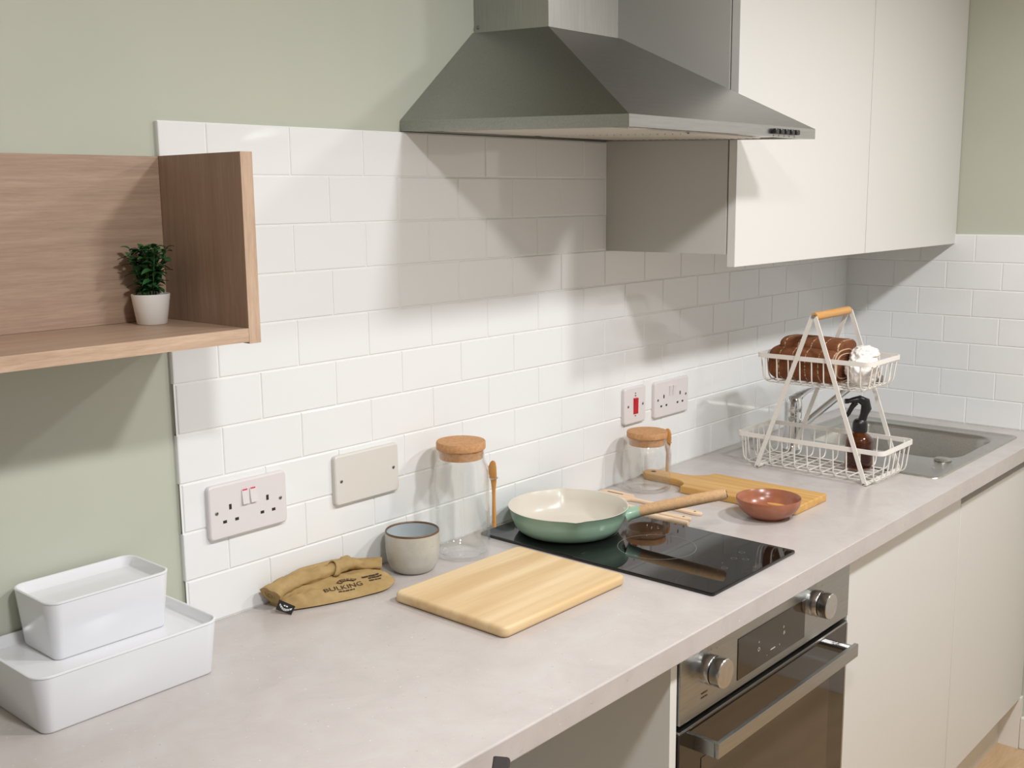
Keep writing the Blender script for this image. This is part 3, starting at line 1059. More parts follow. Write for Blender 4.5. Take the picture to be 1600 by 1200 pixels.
# ------------------------------------------------------------------ wooden utensils behind the pan
dw = tube('wooden_dowel', [(0.866, -0.045, ZT + 0.0058), (0.8655, -0.18, ZT + 0.0058), (0.8645, -0.306, ZT + 0.0058), (0.8645, -0.309, ZT + 0.0058)], 0.0058, MT['beech'], None, 12, 50,
          prof=lambda i: circ(0.0058 if i < 3 else 0.0045, 12))
tag(dw, 'thin round beech rod, nearest the hob edge of the three utensils', 'utensil')
def utensil(name, x0, y0, x1, y1, headw, headl, label):
    """flat spatula with a holed handle; (x1,y1) is the handle end near the viewer"""
    e = empty(name, ((x0 + x1) / 2, (y0 + y1) / 2, ZT), label, 'utensil')
    d = Vector((x1 - x0, y1 - y0))
    L = d.length
    d.normalize()
    n = Vector((-d.y, d.x))
    half = [(0.0, headw * 0.30), (0.006, headw * 0.42), (0.02, headw * 0.5), (headl * 0.8, headw * 0.46), (headl, 0.008), (headl + 0.02, 0.0062), (L - 0.05, 0.0080), (L - 0.018, 0.0098), (L - 0.006, 0.0080), (L, 0.0035)]
    pl = [(Vector((x0, y0)) + d * s - n * w) for s, w in half] + [(Vector((x0, y0)) + d * s + n * w) for s, w in reversed(half)]
    slab('blade', [(q.x, q.y) for q in pl], ZT, ZT + 0.0062, MT['beech'], e, None, 0.0018, 2)
    hc = Vector((x0, y0)) + d * (L - 0.017)
    lathe('hang_hole', [(0, ZT + 0.0064), (0.0026, ZT + 0.0064), (0.0026, ZT + 0.0058), (0, ZT + 0.0058)], MT['print_dark'], e, (hc.x, hc.y, 0), 14)
    if 'slot' in label:
        for q in (-0.009, 0.009):
            a = Vector((x0, y0)) + d * 0.018 + n * q
            b = Vector((x0, y0)) + d * 0.060 + n * q
            pts = [a - n * 0.0018, b - n * 0.0018, b + n * 0.0018, a + n * 0.0018]
            loops('slot', [[(k.x, k.y, ZT + 0.0058) for k in pts], [(k.x, k.y, ZT + 0.0064) for k in pts]], MT['print_dark'], e, None, None)
    return e
utensil('wooden_spatula', 0.897, -0.035, 0.900, -0.292, 0.040, 0.085, 'beech wood spatula lying between the thin rod and the slotted turner')
utensil('slotted_turner', 0.950, -0.022, 0.9455, -0.290, 0.056, 0.095, 'beech wood turner with slots, lying next to the small cork jar')

# ------------------------------------------------------------------ bowl, cup
bl = empty('brown_bowl', (1.0235, -0.399, ZT), 'terracotta brown bowl in front of the bamboo board', 'bowl')
BXc, BYc = 1.0235, -0.399
lathe('bowl_body', [(0, 0.004), (0.027, 0.004), (0.028, 0.0), (0.034, 0.0), (0.035, 0.004), (0.046, 0.0085), (0.057, 0.018), (0.0635, 0.030), (0.0655, 0.0415), (0.0648, 0.0432), (0.0636, 0.0425), (0.0608, 0.030), (0.053, 0.0175), (0.042, 0.0105), (0.028, 0.0078), (0, 0.0072)],
      MT['bowl'], bl, (BXc, BYc, ZT), 64, 60)

CUX, CUY = 0.3365, -0.0705
cup = empty('stoneware_cup', (CUX, CUY, ZT), 'grey speckled stoneware cup with a brown rim, beside the canvas bag', 'cup')
lathe('cup_body', [(0, 0.0), (0.029, 0.0), (0.0345, 0.0018), (0.0405, 0.008), (0.0455, 0.021), (0.0480, 0.040), (0.0484, 0.058), (0.0480, 0.0713)], MT['cup'], cup, (CUX, CUY, ZT), 56, 60)
lathe('rim', [(0.0481, 0.0710), (0.0480, 0.0736), (0.0469, 0.0746), (0.0456, 0.0738), (0.0452, 0.0712)], MT['cup_rim'], cup, (CUX, CUY, ZT), 56, 60)['label'] = 'dark brown rim'
lathe('lining', [(0.0452, 0.0713), (0.0452, 0.055), (0.0435, 0.035), (0.039, 0.014), (0.032, 0.0065), (0, 0.005)], MT['cup_in'], cup, (CUX, CUY, ZT), 56, 60)

# ------------------------------------------------------------------ glass jars with cork lids
def jar(x, y, rb, zsh, zrim, rn, ctop, label, sp_dir, sp_off, sp_top, sp_bot, face):
    e = empty('glass_jar', (x, y, ZT), label, 'jar', 'glass storage jars with cork lids')
    t = 0.0024
    prof = [(0, 0.0020), (rb * 0.60, 0.0020), (rb * 0.66, 0.0006), (rb * 0.90, 0.0006), (rb * 0.975, 0.003), (rb, 0.009), (rb, zsh - 0.012), (rb * 0.985, zsh - 0.004),
            (rb * 0.93, zsh + 0.004), (rn + 0.0035, zsh + 0.010), (rn + 0.0015, zsh + 0.014), (rn + 0.0015, zrim - 0.002), (rn + 0.0022, zrim),
            (rn, zrim + 0.0006), (rn, zsh + 0.014), (rn + 0.002, zsh + 0.008), (rb * 0.93 - t, zsh + 0.002), (rb - t, zsh - 0.010), (rb - t, 0.013), (rb * 0.93 - t, 0.0070), (rb * 0.62, 0.0048), (0, 0.0048)]
    lathe('glass_body', prof, MT['glass'], e, (x, y, ZT), 64, 60)
    ck = zrim + 0.0008
    lathe('cork_lid', [(0, zrim - 0.017), (rn - 0.0022, zrim - 0.017), (rn - 0.0006, zrim - 0.001), (rn - 0.0004, ck), (rn + 0.0028, ck), (rn + 0.0034, ck + 0.002), (rn + 0.0034, ctop - 0.002), (rn + 0.0022, ctop), (0, ctop)],
          MT['cork'], e, (x, y, ZT), 56, 50)['label'] = 'cork lid'
    d = Vector(sp_dir).normalized()
    c = Vector((x, y)) + d * sp_off
    side = Vector((-d.y, d.x))
    f = Vector(face).normalized()
    fs = Vector((-f.y, f.x))
    # wire loop that holds the spoon
    zl = ZT + sp_top - 0.032
    pts = []
    for k in range(20):
        a = 2 * pi * k / 20
        q = c + d * (0.0075 * cos(a)) + side * (0.0095 * sin(a))
        pts.append((q.x, q.y, zl))
    lp = tube('wire_loop', pts, 0.0011, MT['chrome'], e, 6, 50, True)
    w0 = Vector((x, y)) + d * (rb - 0.0002)
    w1 = c - d * 0.0075
    tube('loop_stem', [(w0.x, w0.y, zl), (w1.x, w1.y, zl)], 0.0011, MT['chrome'], lp, 6)
    # spoon: bowl on top, thin handle down through the loop
    L = sp_top - sp_bot
    half = [(0, 0.0042, 0.0050), (0.02, 0.0044, 0.0052), (L * 0.45, 0.0036, 0.0046), (L - 0.055, 0.0042, 0.0046), (L - 0.040, 0.0064, 0.0044), (L - 0.024, 0.0092, 0.0040), (L - 0.011, 0.0090, 0.0036), (L - 0.003, 0.0060, 0.0030), (L, 0.0025, 0.0018)]
    rings = []
    for s, w, th in half:
        bow = 0.004 * math.exp(-((s - (L - 0.017)) / 0.012) ** 2)
        cc = c - f * bow
        ring = []
        for k in range(12):
            a = 2 * pi * k / 12
            q = cc + fs * (w * cos(a)) + f * (th * 0.5 * sin(a))
            ring.append((q.x, q.y, ZT + sp_bot + s))
        rings.append(ring)
    loops('wooden_spoon', rings, MT['spoonwood'], e, None, 60)
    return e
jar(0.4555, -0.0785, 0.0510, 0.168, 0.2000, 0.0418, 0.2150, 'tall clear glass jar with cork lid and spoon, left of the frying pan', (0.697, -0.716), 0.0590, 0.176, 0.050, (0.95, 0.1))
jar(1.0515, -0.0800, 0.0545, 0.093, 0.1195, 0.0422, 0.1330, 'short clear glass jar with cork lid and spoon, behind the pan handle', (0.967, -0.248), 0.0625, 0.130, 0.030, (0.95, 0.3))

# ------------------------------------------------------------------ white lidded boxes
def lid_box(name, x0, x1, y0, y1, z0, z1, flare, label, r=0.014):
    e = empty(name, ((x0 + x1) / 2, (y0 + y1) / 2, z0), label, 'storage box', 'white lidded storage boxes')
    zl = z1 - 0.0035
    def rr(d, z, rad=None):
        return ring_z(rrect(x0 - d, x1 + d, y0 - d, y1 + d, rad or (r + max(d, -r * 0.6)), 7), z)
    loops('box_body', [rr(-0.004, z0), rr(-0.0012, z0 + 0.0008), rr(0, z0 + 0.003), rr(flare, zl), rr(flare - 0.002, zl + 0.0002), rr(-0.0025, z0 + 0.006)], MT['box'], e, None, 50)
    f = flare
    loops('lid', [rr(f - 0.0015, zl + 0.0005), rr(f + 0.0006, zl + 0.0007), rr(f + 0.0006, z1 - 0.0008), rr(f - 0.0004, z1), rr(f - 0.0022, z1), rr(f - 0.0034, z1 - 0.001),
                  rr(f - 0.0075, z1 - 0.0125), rr(f - 0.0105, z1 - 0.0140)], MT['box'], e, None, 50, False)
    return e
lid_box('storage_box', -0.3850, -0.1385, -0.1700, -0.0125, ZT, 0.9790, 0.0085, 'large white rectangular storage box standing on the worktop')
lid_box('storage_box', -0.3360, -0.1745, -0.1130, -0.0170, 0.9650, 1.0465, 0.0075, 'small white rectangular storage box stacked on the larger white box', 0.011)

# ------------------------------------------------------------------ canvas bag with rolled top
def spline(pts, t):
    n = len(pts) - 1
    k = min(n - 1, max(0, int(t * n)))
    f = t * n - k
    p = [Vector(pts[max(0, min(n, k + i))]) for i in (-1, 0, 1, 2)]
    return 0.5 * ((2 * p[1]) + (p[2] - p[0]) * f + (2 * p[0] - 5 * p[1] + 4 * p[2] - p[3]) * f * f + (3 * p[1] - p[0] - 3 * p[2] + p[3]) * f ** 3)
FRONT = [(0.068, -0.066, 0.903), (0.100, -0.082, 0.903), (0.145, -0.0985, 0.903), (0.190, -0.110, 0.903), (0.232, -0.1165, 0.904), (0.2660, -0.101, 0.906)]
ROLL = [(0.068, -0.032, 0.9270), (0.112, -0.032, 0.9330), (0.160, -0.034, 0.9345), (0.205, -0.039, 0.9310), (0.245, -0.046, 0.9270), (0.274, -0.052, 0.9200)]
bag = empty('canvas_bag', (0.17, -0.06, ZT), 'crumpled tan canvas bag with rolled top and dark print, lying by the tiles', 'bag')
def wr(p, s, a):
    return a * noise.noise(Vector(p) * s)
def bag_top(u, v):
    f, r = spline(FRONT, u), spline(ROLL, u)
    r = r + Vector((0, -0.003, -0.0055))
    p = f.lerp(r, v)
    endf = min(1.0, 8 * u, 7 * (1 - u) + 0.15)
    b = 0.0075 * (max(0.0, sin(pi * v ** 0.7))) * endf
    p.z += b
    p.y -= 0.3 * b
    k = sin(pi * min(1, v)) * endf
    calm = 1.0 - 0.93 * math.exp(-((u - 0.58) / 0.33) ** 4) * math.exp(-((v - 0.42) / 0.42) ** 4)
    p.z += wr((u * 3.2, v * 1.5, 3.1), 2.0, 0.0070) * k * calm + wr((u * 9, v * 3 + u * 4, 8.1), 1.6, 0.0036) * k * calm
    cr = 1 - 2 * abs(noise.noise(Vector((u * 7 + v * 2.5, v * 2.2 - u * 3, 5.5))))
    cr2 = 1 - 2 * abs(noise.noise(Vector((u * 15 - v * 4, v * 5 + u * 5, 2.5))))
    p.z += (0.0042 * (cr - 0.5) + 0.0018 * (cr2 - 0.5)) * k * calm
    return p
NU, NV = 70, 24
rings = []
for i in range(NU + 1):
    u = i / NU
    ring = [bag_top(u, j / NV) for j in range(NV + 1)]
    r, f = spline(ROLL, u), spline(FRONT, u)
    for j in range(1, 6):
        t = j / 6
        ring.append(Vector((r.x, r.y + (-0.0125 - r.y) * t ** 0.6, r.z + (0.9008 - r.z) * t)))
    for j in range(0, 4):
        t = j / 4
        ring.append(Vector((r.x + (f.x - r.x) * t, -0.0125 + (f.y + 0.006 + 0.0125) * t, 0.9003)))
    rings.append([tuple(q) for q in ring])
loops('bag_body', rings, MT['canvas'], bag, None, 60)
# rolled top: an irregular tube with a spiral left end
pts, rr = [], []
for i in range(33):
    t = -0.10 + 1.08 * i / 32
    q = spline(ROLL, max(0, min(1, t)))
    if t < 0:
        q = q + Vector((t * 0.13, t * 0.02, t * 0.05))
    if t > 1:
        q = q + Vector(((t - 1) * 0.13, 0.0, -(t - 1) * 0.03))
    q.z += 0.0020 + wr((t * 6, 0, 1.7), 1.0, 0.004)
    q.y += -0.002 + wr((t * 5, 4.0, 1.7), 1.0, 0.0035) - 0.007 * math.exp(-((t - 0.33) / 0.14) ** 2)
    q.z += 0.004 * math.exp(-((t - 0.62) / 0.10) ** 2)
    pts.append(q)
def rollprof(i):
    t = i / 32
    k = 22
    R0 = (0.0112 if t < 0.44 else (0.0112 - 0.0030 * min(1, (t - 0.44) / 0.05))) - 0.0028 * math.exp(-((t - 0.50) / 0.035) ** 2) + 0.0026 * noise.noise(Vector((t * 7, 2.2, 0.4))) + 0.0016 * math.exp(-((t - 0.52) / 0.07) ** 2)
    R0 *= 1.0 + 0.30 * math.exp(-(t / 0.10) ** 2)
    out = []
    for j in range(k):
        a = 2 * pi * j / k
        r = R0 * (1 + 0.26 * noise.noise(Vector((cos(a) * 1.4, sin(a) * 1.4, t * 9))) + 0.22 * (1 - 2 * abs(noise.noise(Vector((cos(a) * 2.4, sin(a) * 2.4, t * 16 + a))))))
        out.append((r * cos(a), 1.15 * r * sin(a)))
    return out
roll = loops('rolled_top', sweep_rings(pts, rollprof), MT['canvas'], bag, None, 60)
# folds seen in the end of the roll
e0, e1 = Vector(pts[0]), Vector(pts[1])
ax = (e0 - e1).normalized()
sd = ax.cross(Vector((0, 0, 1))).normalized()
upv = sd.cross(ax)
sp = []
for k in range(34):
    a = k * 0.42
    r = 0.0014 + 0.0092 * k / 33
    sp.append(e0 + ax * 0.0006 + sd * (r * cos(a)) + upv * (r * sin(a)))
tube('fold_edge', sp, 0.0009, MT['canvas'], roll, 5)
# a flap of the closure lying behind the roll
fl = []
for i in range(25):
    t = i / 24
    q = spline(ROLL, t)
    row = []
    for j in range(5):
        s = j / 4
        row.append((q.x, q.y + 0.004 + 0.016 * s, q.z + 0.0075 + 0.006 * sin(pi * s * 0.7) * (0.4 + sin(pi * t)) - 0.008 * s * s + wr((t * 6, s, 9), 1.0, 0.003)))
    fl.append(row)
fl = fl + []
vv = [p for r in fl for p in r]
ff = [(i * 5 + j, i * 5 + j + 1, (i + 1) * 5 + j + 1, (i + 1) * 5 + j) for i in range(24) for j in range(4)]
fo = pyd('top_flap', vv, ff, MT['canvas'], bag, None, 60)
md = fo.modifiers.new('thickness', 'SOLIDIFY')
md.thickness = 0.0014
# loose pleat that wraps over the pinch in the roll
pv, pf = [], []
pc = spline(ROLL, 0.53)
for i in range(13):
    a = radians(-35 + 200 * i / 12)
    for j in range(7):
        w = j / 6
        rad = 0.0118 + 0.0032 * sin(pi * w * 2.0 + i * 0.25) + 0.0012 * cos(i * 0.9 + w * 4)
        pv.append((pc.x - 0.016 + 0.036 * w + 0.006 * sin(a), pc.y - 0.0035 - rad * 1.1 * cos(a), pc.z + 0.003 + rad * sin(a)))
for i in range(12):
    for j in range(6):
        pf.append((i * 7 + j, i * 7 + j + 1, (i + 1) * 7 + j + 1, (i + 1) * 7 + j))
po = pyd('pleat', pv, pf, MT['canvas'], roll, None, 60)
md = po.modifiers.new('thickness', 'SOLIDIFY')
md.thickness = 0.0013

def on_bag(u0, v0, lift=0.0012):
    def fn(s, t):
        u = u0 + s / 0.205
        v = v0 + t / 0.080
        p = bag_top(u, v)
        q = bag_top(u + 0.01, v)
        w = bag_top(u, v + 0.02)
        n = (q - p).cross(w - p).normalized()
        if n.z < 0:
            n = -n
        return tuple(p + n * lift)
    return fn
# printed arch with the maker's name, in bag colour on a dark band
AU, AV, AR = 0.52, 0.36, 0.0160
fnb = on_bag(AU, AV)
fnl = on_bag(AU, AV, 0.0018)
av, af = [], []
for i in range(21):
    a = radians(150 - 120 * i / 20)
    for r in (AR - 0.0045, AR + 0.0042):
        av.append(fnb(r * cos(a), r * sin(a)))
for i in range(20):
    af.append((2 * i, 2 * i + 1, 2 * i + 3, 2 * i + 2))
pyd('printed_arch', av, af, MT['bag_print'], bag, None, None, False)
def arc_fn(fn, R, a0):
    def g(s, t):
        a = a0 - s / R
        return fn((R + t) * cos(a), (R + t) * sin(a))
    return g
vs, fs = text_verts('KILNER')
for k, ch in enumerate('KILNER'):
    a0 = radians(90 + (2.5 - k) * 19.0)
    text_mesh('lettering', ch, arc_fn(fnl, AR - 0.0032, a0), 0.0058, MT['canvas'], bag)
text_mesh('lettering', 'BULKING', on_bag(AU - 0.055, AV - 0.115), 0.0105, MT['bag_print'], bag)
print_marks('lettering', (2, -0.5, 1.2, -0.4, 2.4, -0.5, 1.5, -0.4, 1.0), on_bag(AU - 0.045, AV - 0.185), 0.0026, MT['bag_print'], bag)
for du, dv, h, pat in ((0.215, 0.115, 0.0044, (2.6, -0.3, 3.0, -0.3, 1.6)), (0.245, 0.040, 0.0036, (1.4, -0.3, 2.4, -0.3, 2.0, -0.3, 1.2)), (0.225, -0.045, 0.0030, (3.0, -0.5, 1.8, -0.4, 2.4))):
    print_marks('lettering', pat, on_bag(AU + du, AV + dv), h, MT['bag_print'], bag)
# black woven tag with a white arc at the left front corner
tq = [Vector((0.0600, -0.0520, 0.9195)), Vector((0.0700, -0.0790, 0.9120)), Vector((0.0605, -0.0800, 0.9008)), Vector((0.0490, -0.0560, 0.9075))]
tn = (tq[1] - tq[0]).cross(tq[3] - tq[0]).normalized()
if tn.y > 0:
    tn = -tn
lt = loops('label_tag', [[tuple(q) for q in tq], [tuple(q - tn * 0.0008) for q in tq]], MT['label_black'], bag, None, None)
lt['label'] = 'black woven tag with white lettering'
def on_tag(s, t):
    a = tq[0].lerp(tq[1], s)
    b = tq[3].lerp(tq[2], s)
    return a.lerp(b, t) + tn * 0.0004
av, af = [], []
for i in range(15):
    s = 0.12 + 0.78 * i / 14
    d = 0.34 * sin(pi * i / 14)
    av += [tuple(on_tag(s, 0.30 + d)), tuple(on_tag(s * 0.98 + 0.01, 0.52 + d))]
for i in range(14):
    af.append((2 * i, 2 * i + 1, 2 * i + 3, 2 * i + 2))
pyd('tag_arc', av, af, MT['label_white'], lt, None, None, False)
for k in range(6):
    s0 = 0.20 + 0.115 * k
    d = 0.34 * sin(pi * (s0 - 0.12) / 0.78)
    print_marks('lettering', (0.4, -0.3, 0.4), lambda s, t, s0=s0, d=d: tuple(on_tag(s0 + s / 0.029, 0.48 + d - t / 0.0145) + tn * 0.0003), 0.0018, MT['label_black'], lt)
print_marks('lettering', (1.6, -0.6, 1.9), lambda s, t: tuple(on_tag(0.5 + s / 0.029, 0.42 - t / 0.0145)), 0.0018, MT['label_white'], lt)

# ------------------------------------------------------------------ sink
sink = empty('inset_sink', (1.83, -0.31, ZT), 'stainless steel inset sink in the corner of the worktop', 'sink')
OX0, OX1, OY0, OY1 = 1.538, 2.122, -0.556, -0.062
BX = (1.742, 2.070, -0.513, -0.118)
K = 8
def srr(x0, x1, y0, y1, r, z):
    return ring_z(rrect(x0, x1, y0, y1, r, K), z)
z = ZT
bz = 0.006
rad4 = (0.060, 0.060, 0.075, 0.060)
def bowl(d, zz, rr=None):
    return srr(BX[0] + d, BX[1] - d, BX[2] + d, BX[3] - d, rr or tuple(max(0.02, q - d * 0.6) for q in rad4), zz)
ringsS = [srr(OX0, OX1, OY0, OY1, 0.022, z), srr(OX0 + 0.001, OX1 - 0.001, OY0 + 0.001, OY1 - 0.001, 0.0215, z + 0.0022), srr(OX0 + 0.004, OX1 - 0.004, OY0 + 0.004, OY1 - 0.004, 0.020, z + 0.0035),
          srr(OX0 + 0.012, OX1 - 0.012, OY0 + 0.012, OY1 - 0.012, 0.018, z + 0.0030), srr(OX0 + 0.018, OX1 - 0.018, OY0 + 0.018, OY1 - 0.018, 0.016, z + 0.0008),
          bowl(-0.010, z + 0.0008), bowl(-0.004, z + 0.0002), bowl(0.0, z - 0.003), bowl(0.004, z - 0.012), bowl(0.010, z - 0.11), bowl(0.020, z - 0.135), bowl(0.045, z - 0.146), bowl(0.12, z - 0.150)]
loops('basin', ringsS, MT['sink'], sink, None, 45, False, True)
dr = lathe('drain', [(0, -0.1490), (0.030, -0.1490), (0.036, -0.1475), (0.042, -0.1490), (0.042, -0.150), (0, -0.150)], MT['chrome'], sink, (1.905, -0.31, ZT), 32)
lathe('drain_plug', [(0, -0.1470), (0.010, -0.1470), (0.024, -0.1485), (0, -0.149)], MT['black'], dr, (1.905, -0.31, ZT), 24)
lathe('pop_up_knob', [(0, 0.0008), (0.0200, 0.0008), (0.0210, 0.0020), (0.0205, 0.0048), (0.0185, 0.0062), (0, 0.0066)], MT['sink'], sink, (1.7265, -0.4960, ZT), 32, 40)
lathe('tap_hole_cap', [(0, 0.0008), (0.0035, 0.0008), (0.0030, 0.0020), (0, 0.0022)], MT['chrome'], sink, (1.640, -0.505, ZT), 14, 40)

# ------------------------------------------------------------------ mixer tap
TX, TY = 1.615, -0.148
tz = ZT + 0.0010
tap = empty('mixer_tap', (TX, TY, tz), 'chrome mixer tap with a raised lever, standing on the sink behind the rack', 'tap')
lathe('tap_body', [(0, 0), (0.0265, 0), (0.0265, 0.004), (0.0235, 0.007), (0.0222, 0.020), (0.0218, 0.072), (0.0222, 0.095), (0.0215, 0.098), (0.0222, 0.101), (0.0225, 0.118), (0.0205, 0.130), (0.014, 0.138), (0, 0.141)], MT['chrome'], tap, (TX, TY, tz), 40, 45)
ld = Vector((0.85, 0.05, 0)).normalized()
lp = [Vector((TX, TY, tz + 0.128)) + ld * s + Vector((0, 0, h)) for s, h in ((-0.014, -0.006), (0.010, 0.003), (0.040, 0.009), (0.080, 0.0125), (0.128, 0.0130), (0.134, 0.0130))]
lw = [(0.016, 0.011), (0.019, 0.011), (0.016, 0.008), (0.011, 0.0055), (0.0085, 0.0045), (0.005, 0.003)]
loops('lever', sweep_rings(lp, lambda i: ell(lw[i][1], lw[i][0], 16)), MT['chrome'], tap, None, 60)
SPE = Vector((1.812, -0.272, 1.0985))
sp0 = Vector((TX + 0.006, TY - 0.004, tz + 0.045))
dv = (SPE - sp0)
sp_pts = fillet([sp0, sp0 + dv * 0.955, SPE + Vector((0.014, -0.006, -0.004)), SPE + Vector((0.019, -0.008, -0.030))], 0.018, 6)
spt = tube('spout', sp_pts, 0.0095, MT['chrome'], tap, 18, 60)
q = SPE + Vector((0.019, -0.008, -0.030))
lathe('aerator', [(0, -0.012), (0.0105, -0.012), (0.0118, -0.010), (0.0118, 0.008), (0.0100, 0.010), (0, 0.010)], MT['zinc'], spt, tuple(q), 24, 45)

# ------------------------------------------------------------------ two-tier wire rack
NX, FX = 1.3790, 1.5660
AY, AZ = -0.310, 1.2750
rack = empty('wire_rack', ((NX + FX) / 2, AY, ZT), 'white two-tier wire rack with a wooden carry handle beside the sink', 'rack')
WR = 0.0017
def basket(x0, x1, y0, y1, zr, zb, nlong, nshort, lab):
    rim_pts = [Vector((x, y, zr)) for x, y in rrect(x0, x1, y0, y1, 0.014, 5)]
    r = tube('basket', rim_pts, 0, MT['wire'], rack, 4, 30, True, [(0.0052, 0.0018), (-0.0052, 0.0018), (-0.0052, -0.0018), (0.0052, -0.0018)])
    r['label'] = lab
    ins = 0.012
    for k in range(nlong):
        y = y0 + 0.022 + (y1 - y0 - 0.044) * k / (nlong - 1)
        pts = fillet([(x0 + 0.001, y, zr), (x0 + ins * 0.55, y, zb), (x1 - ins * 0.55, y, zb), (x1 - 0.001, y, zr)], 0.016, 4)
        tube('wire', pts, WR, MT['wire'], r, 6, 60, False, None, Vector((0, 1, 0)))
    for k in range(nshort):
        x = x0 + 0.020 + (x1 - x0 - 0.040) * k / (nshort - 1)
        zz = zb - 2 * WR
        pts = fillet([(x, y0 + 0.001, zr), (x, y0 + ins * 0.8, zz), (x, y1 - ins * 0.8, zz), (x, y1 - 0.001, zr)], 0.018, 4)
        tube('wire', pts, WR, MT['wire'], r, 6, 60, False, None, Vector((1, 0, 0)))
    return r
LB = 0.9085
UB = 1.1130
basket(1.3850, 1.5600, -0.485, -0.118, 0.9770, LB, 11, 6, 'lower wire basket')
basket(1.3850, 1.5600, -0.445, -0.165, 1.1745, UB, 9, 6, 'upper wire basket')
FY0, FY1 = -0.449, -0.176
for x in (NX, FX):
    sgn = -1 if x == NX else 1
    for fy in (FY0, FY1):
        xa = x + sgn * 0.0004
        tube('leg', [(xa, AY + (0.0035 if fy > AY else -0.0035), AZ), (xa, fy, ZT + 0.0035)], 0, MT['wire'], rack, 4, None, False, rectp(0.0100, 0.0032), Vector((0, 1, 0)))
for fy in (FY0, FY1):
    tube('foot_bar', [(NX - 0.002, fy, ZT + 0.0034), (FX + 0.002, fy, ZT + 0.0034)], 0, MT['wire'], rack, 4, None, False, rectp(0.0034, 0.0100))
hdl = tube('carry_handle', [(NX + 0.003, AY, AZ), (NX + 0.008, AY, AZ), (FX - 0.008, AY, AZ), (FX - 0.003, AY, AZ)], 0, MT['handlewood'], rack, 16, 50, False, lambda i: circ((0.0085, 0.0098, 0.0098, 0.0085)[i], 16))
for x, s in ((NX, -1), (FX, 1)):
    tube('bolt', [(x - s * 0.004, AY, AZ), (x + s * 0.0045, AY, AZ)], 0.0042, MT['zinc'], hdl, 12)

# ------------------------------------------------------------------ spray bottle in the lower basket
SBX, SBY, SBZ = 1.4975, -0.3800, LB + WR
sb_ = empty('spray_bottle', (SBX, SBY, SBZ), 'brown amber spray bottle with black trigger in the lower wire basket', 'bottle')
RB = 0.0318
lathe('bottle_body', [(0, 0.001), (RB - 0.004, 0), (RB - 0.001, 0.0015), (RB, 0.005), (RB, 0.064), (RB - 0.002, 0.071), (RB - 0.009, 0.079), (0.0150, 0.085), (0.0135, 0.089), (0.0135, 0.098), (0, 0.098)], MT['amber'], sb_, (SBX, SBY, SBZ), 40, 50)
lathe('liquid', [(0, 0.003), (RB - 0.003, 0.003), (RB - 0.003, 0.052), (0, 0.052)], MT['amber'], sb_, (SBX, SBY, SBZ), 32, 50)
for hh, pat in ((0.044, (1.0,)), (0.038, (1.5,)), (0.032, (1.0, -0.5, 1.0)), (0.024, (2.4, -0.5, 1.6))):
    va = math.atan2(-1.442 - SBY, -0.946 - SBX)
    print_marks('lettering', pat, lambda s, t, hh=hh: (SBX + (RB + 0.0004) * cos(va + s / RB), SBY + (RB + 0.0004) * sin(va + s / RB), SBZ + hh + t), 0.0018, MT['label_white'], sb_)
lathe('collar', [(0, 0.0865), (0.0168, 0.0865), (0.0172, 0.088), (0.0172, 0.106), (0.0155, 0.112), (0.0120, 0.116), (0, 0.116)], MT['black'], sb_, (SBX, SBY, SBZ), 28, 40)
td = Vector((-0.66, 0.751)).normalized()       # the nozzle points to the left, away from the viewer's right
def tp(s, h):
    return (SBX + td.x * s, SBY + td.y * s, SBZ + h)
tp_pts = [tp(-0.004, 0.112), tp(-0.008, 0.128), tp(-0.013, 0.142), tp(-0.010, 0.157), tp(0.004, 0.164), tp(0.020, 0.162), tp(0.030, 0.160)]
tr_r = [(0.0095, 0.0110), (0.0090, 0.0110), (0.0125, 0.0105), (0.0120, 0.0100), (0.0095, 0.0095), (0.0065, 0.0080), (0.0048, 0.0055)]
hd_ = loops('spray_head', sweep_rings(tp_pts, lambda i: ell(tr_r[i][0], tr_r[i][1], 16), False, Vector((td.x, td.y, 0))), MT['black'], sb_, None, 60)
loops('nozzle', sweep_rings([tp(0.0295, 0.160), tp(0.038, 0.1595)], lambda i: ell(0.0060, 0.0060, 14), False, Vector((0, 0, 1))), MT['black'], hd_, None, 50)
tg = [tp(0.012, 0.157), tp(0.021, 0.146), tp(0.029, 0.130), tp(0.040, 0.116)]
loops('trigger', sweep_rings(tg, lambda i: ell((0.0070, 0.0058, 0.0050, 0.0034)[i], 0.0065, 14), False, Vector((td.x, td.y, 0))), MT['black'], hd_, None, 60)

# ------------------------------------------------------------------ towels in the upper basket
tz0 = UB + WR
tw = empty('brown_towel', (1.468, -0.27, tz0), 'folded brown towel with pale stitched lines in the upper wire basket', 'towel')
def towel_outline(k, R):
    """rounded upright profile in x,z; k points"""
    out = []
    for j in range(k):
        a = 2 * pi * j / k
        c, s = cos(a), sin(a)
        out.append((R[0] * (abs(c) ** 0.72) * (1 if c > 0 else -1), R[1] * (abs(s) ** 0.72) * (1 if s > 0 else -1)))
    return out
def towel_roll(name, cx, cz, rx, rz, y0, y1, mat, parent, amp=0.003, seed=0.0, cap=0.35):
    rings = []
    n = 26
    for i in range(n + 1):
        t = i / n
        y = y0 + (y1 - y0) * t
        sc = 1.0 - cap * (max(0, 1 - t / 0.07) ** 2 + max(0, 1 - (1 - t) / 0.07) ** 2)
        ring = []
        for (x, zz) in towel_outline(28, (rx * sc, rz * sc)):
            d = noise.noise(Vector((x * 22, zz * 22, y * 13 + seed))) * amp
            l = max(1e-6, math.hypot(x, zz))
            ring.append((cx + x + x / l * d, y, max(tz0 + 0.0003, cz + zz + zz / l * d)))
        rings.append(ring)
    return loops(name, rings, mat, parent, None, 60)
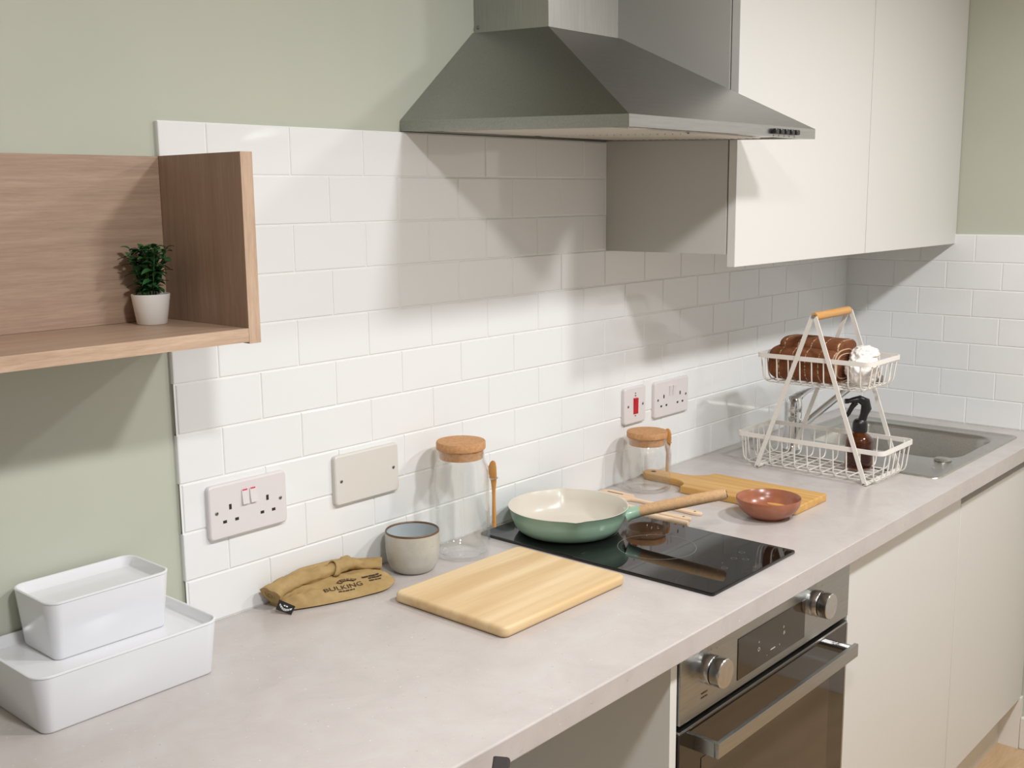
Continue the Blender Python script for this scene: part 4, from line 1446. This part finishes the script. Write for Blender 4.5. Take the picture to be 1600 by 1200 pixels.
# main folded bundle, then an upper fold, both lying along the basket
main = towel_roll('towel_body', 1.4560, tz0 + 0.0410, 0.0560, 0.0408, -0.352, -0.180, MT['towel'], tw, 0.0030, 1.0)
towel_roll('upper_fold', 1.4820, tz0 + 0.0810, 0.0520, 0.0200, -0.353, -0.196, MT['towel'], tw, 0.0040, 5.0, 0.25)
# layered spiral edges at the near end
for k in range(4):
    rx, rzz = 0.0535 - 0.006 * k, 0.0385 - 0.0052 * k
    pts = []
    for j in range(30):
        a = radians(60 + 300 * j / 29)
        c, s = cos(a), sin(a)
        pts.append((1.4570 + rx * (abs(c) ** 0.72) * (1 if c > 0 else -1), -0.3530 + 0.0015 * (k % 2), max(tz0 + 0.0025, tz0 + 0.0410 + rzz * (abs(s) ** 0.72) * (1 if s > 0 else -1))))
    tube('fold_edge', pts, 0.0021, MT['towel'] if k % 2 else MT['towel_edge'], main, 6, 60, False, None, Vector((0, 1, 0)))
wt_ = empty('white_towel', (1.475, -0.39, tz0), 'crumpled white cloth tucked into the end of the brown towel', 'towel')
def crumple(name, cx, cy, cz, rx, ry, rz, parent, seed):
    bm = bmesh.new()
    bmesh.ops.create_icosphere(bm, subdivisions=5, radius=1.0)
    for v in bm.verts:
        n = v.co.normalized()
        d = 1 + 0.20 * (1 - 2 * abs(noise.noise(n * 2.1 + Vector((seed, 0, 0))))) + 0.10 * (1 - 2 * abs(noise.noise(n * 4.7 + Vector((0, seed, 0)))))
        v.co = Vector((cx + n.x * rx * d, cy + n.y * ry * d, max(tz0 + 0.0004, cz + n.z * rz * d)))
    return from_bm(name, bm, MT['white_towel'], parent, None, 180)
crumple('cloth_body', 1.4680, -0.3910, tz0 + 0.0370, 0.0400, 0.0290, 0.0340, wt_, 2.3)
crumple('cloth_fold', 1.4900, -0.3870, tz0 + 0.0680, 0.0340, 0.0260, 0.0170, wt_, 7.9)

# ------------------------------------------------------------------ dark handle in front of the worktop edge
hp = fillet([(-0.062, -0.640, 0.9030), (-0.096, -0.660, 0.866), (-0.130, -0.690, 0.60), (-0.160, -0.72, FZ + 0.002)], 0.05, 6)
hb_ = tube('upright_bar', hp, 0, MT['dark_bar'], None, 4, 30, False, [(0.0075, 0.007), (0.005, 0.0095), (-0.005, 0.0095), (-0.0075, 0.007), (-0.0075, -0.007), (-0.005, -0.0095), (0.005, -0.0095), (0.0075, -0.007)])
tag(hb_, 'dark grey bar end rising in front of the worktop edge', 'bar')
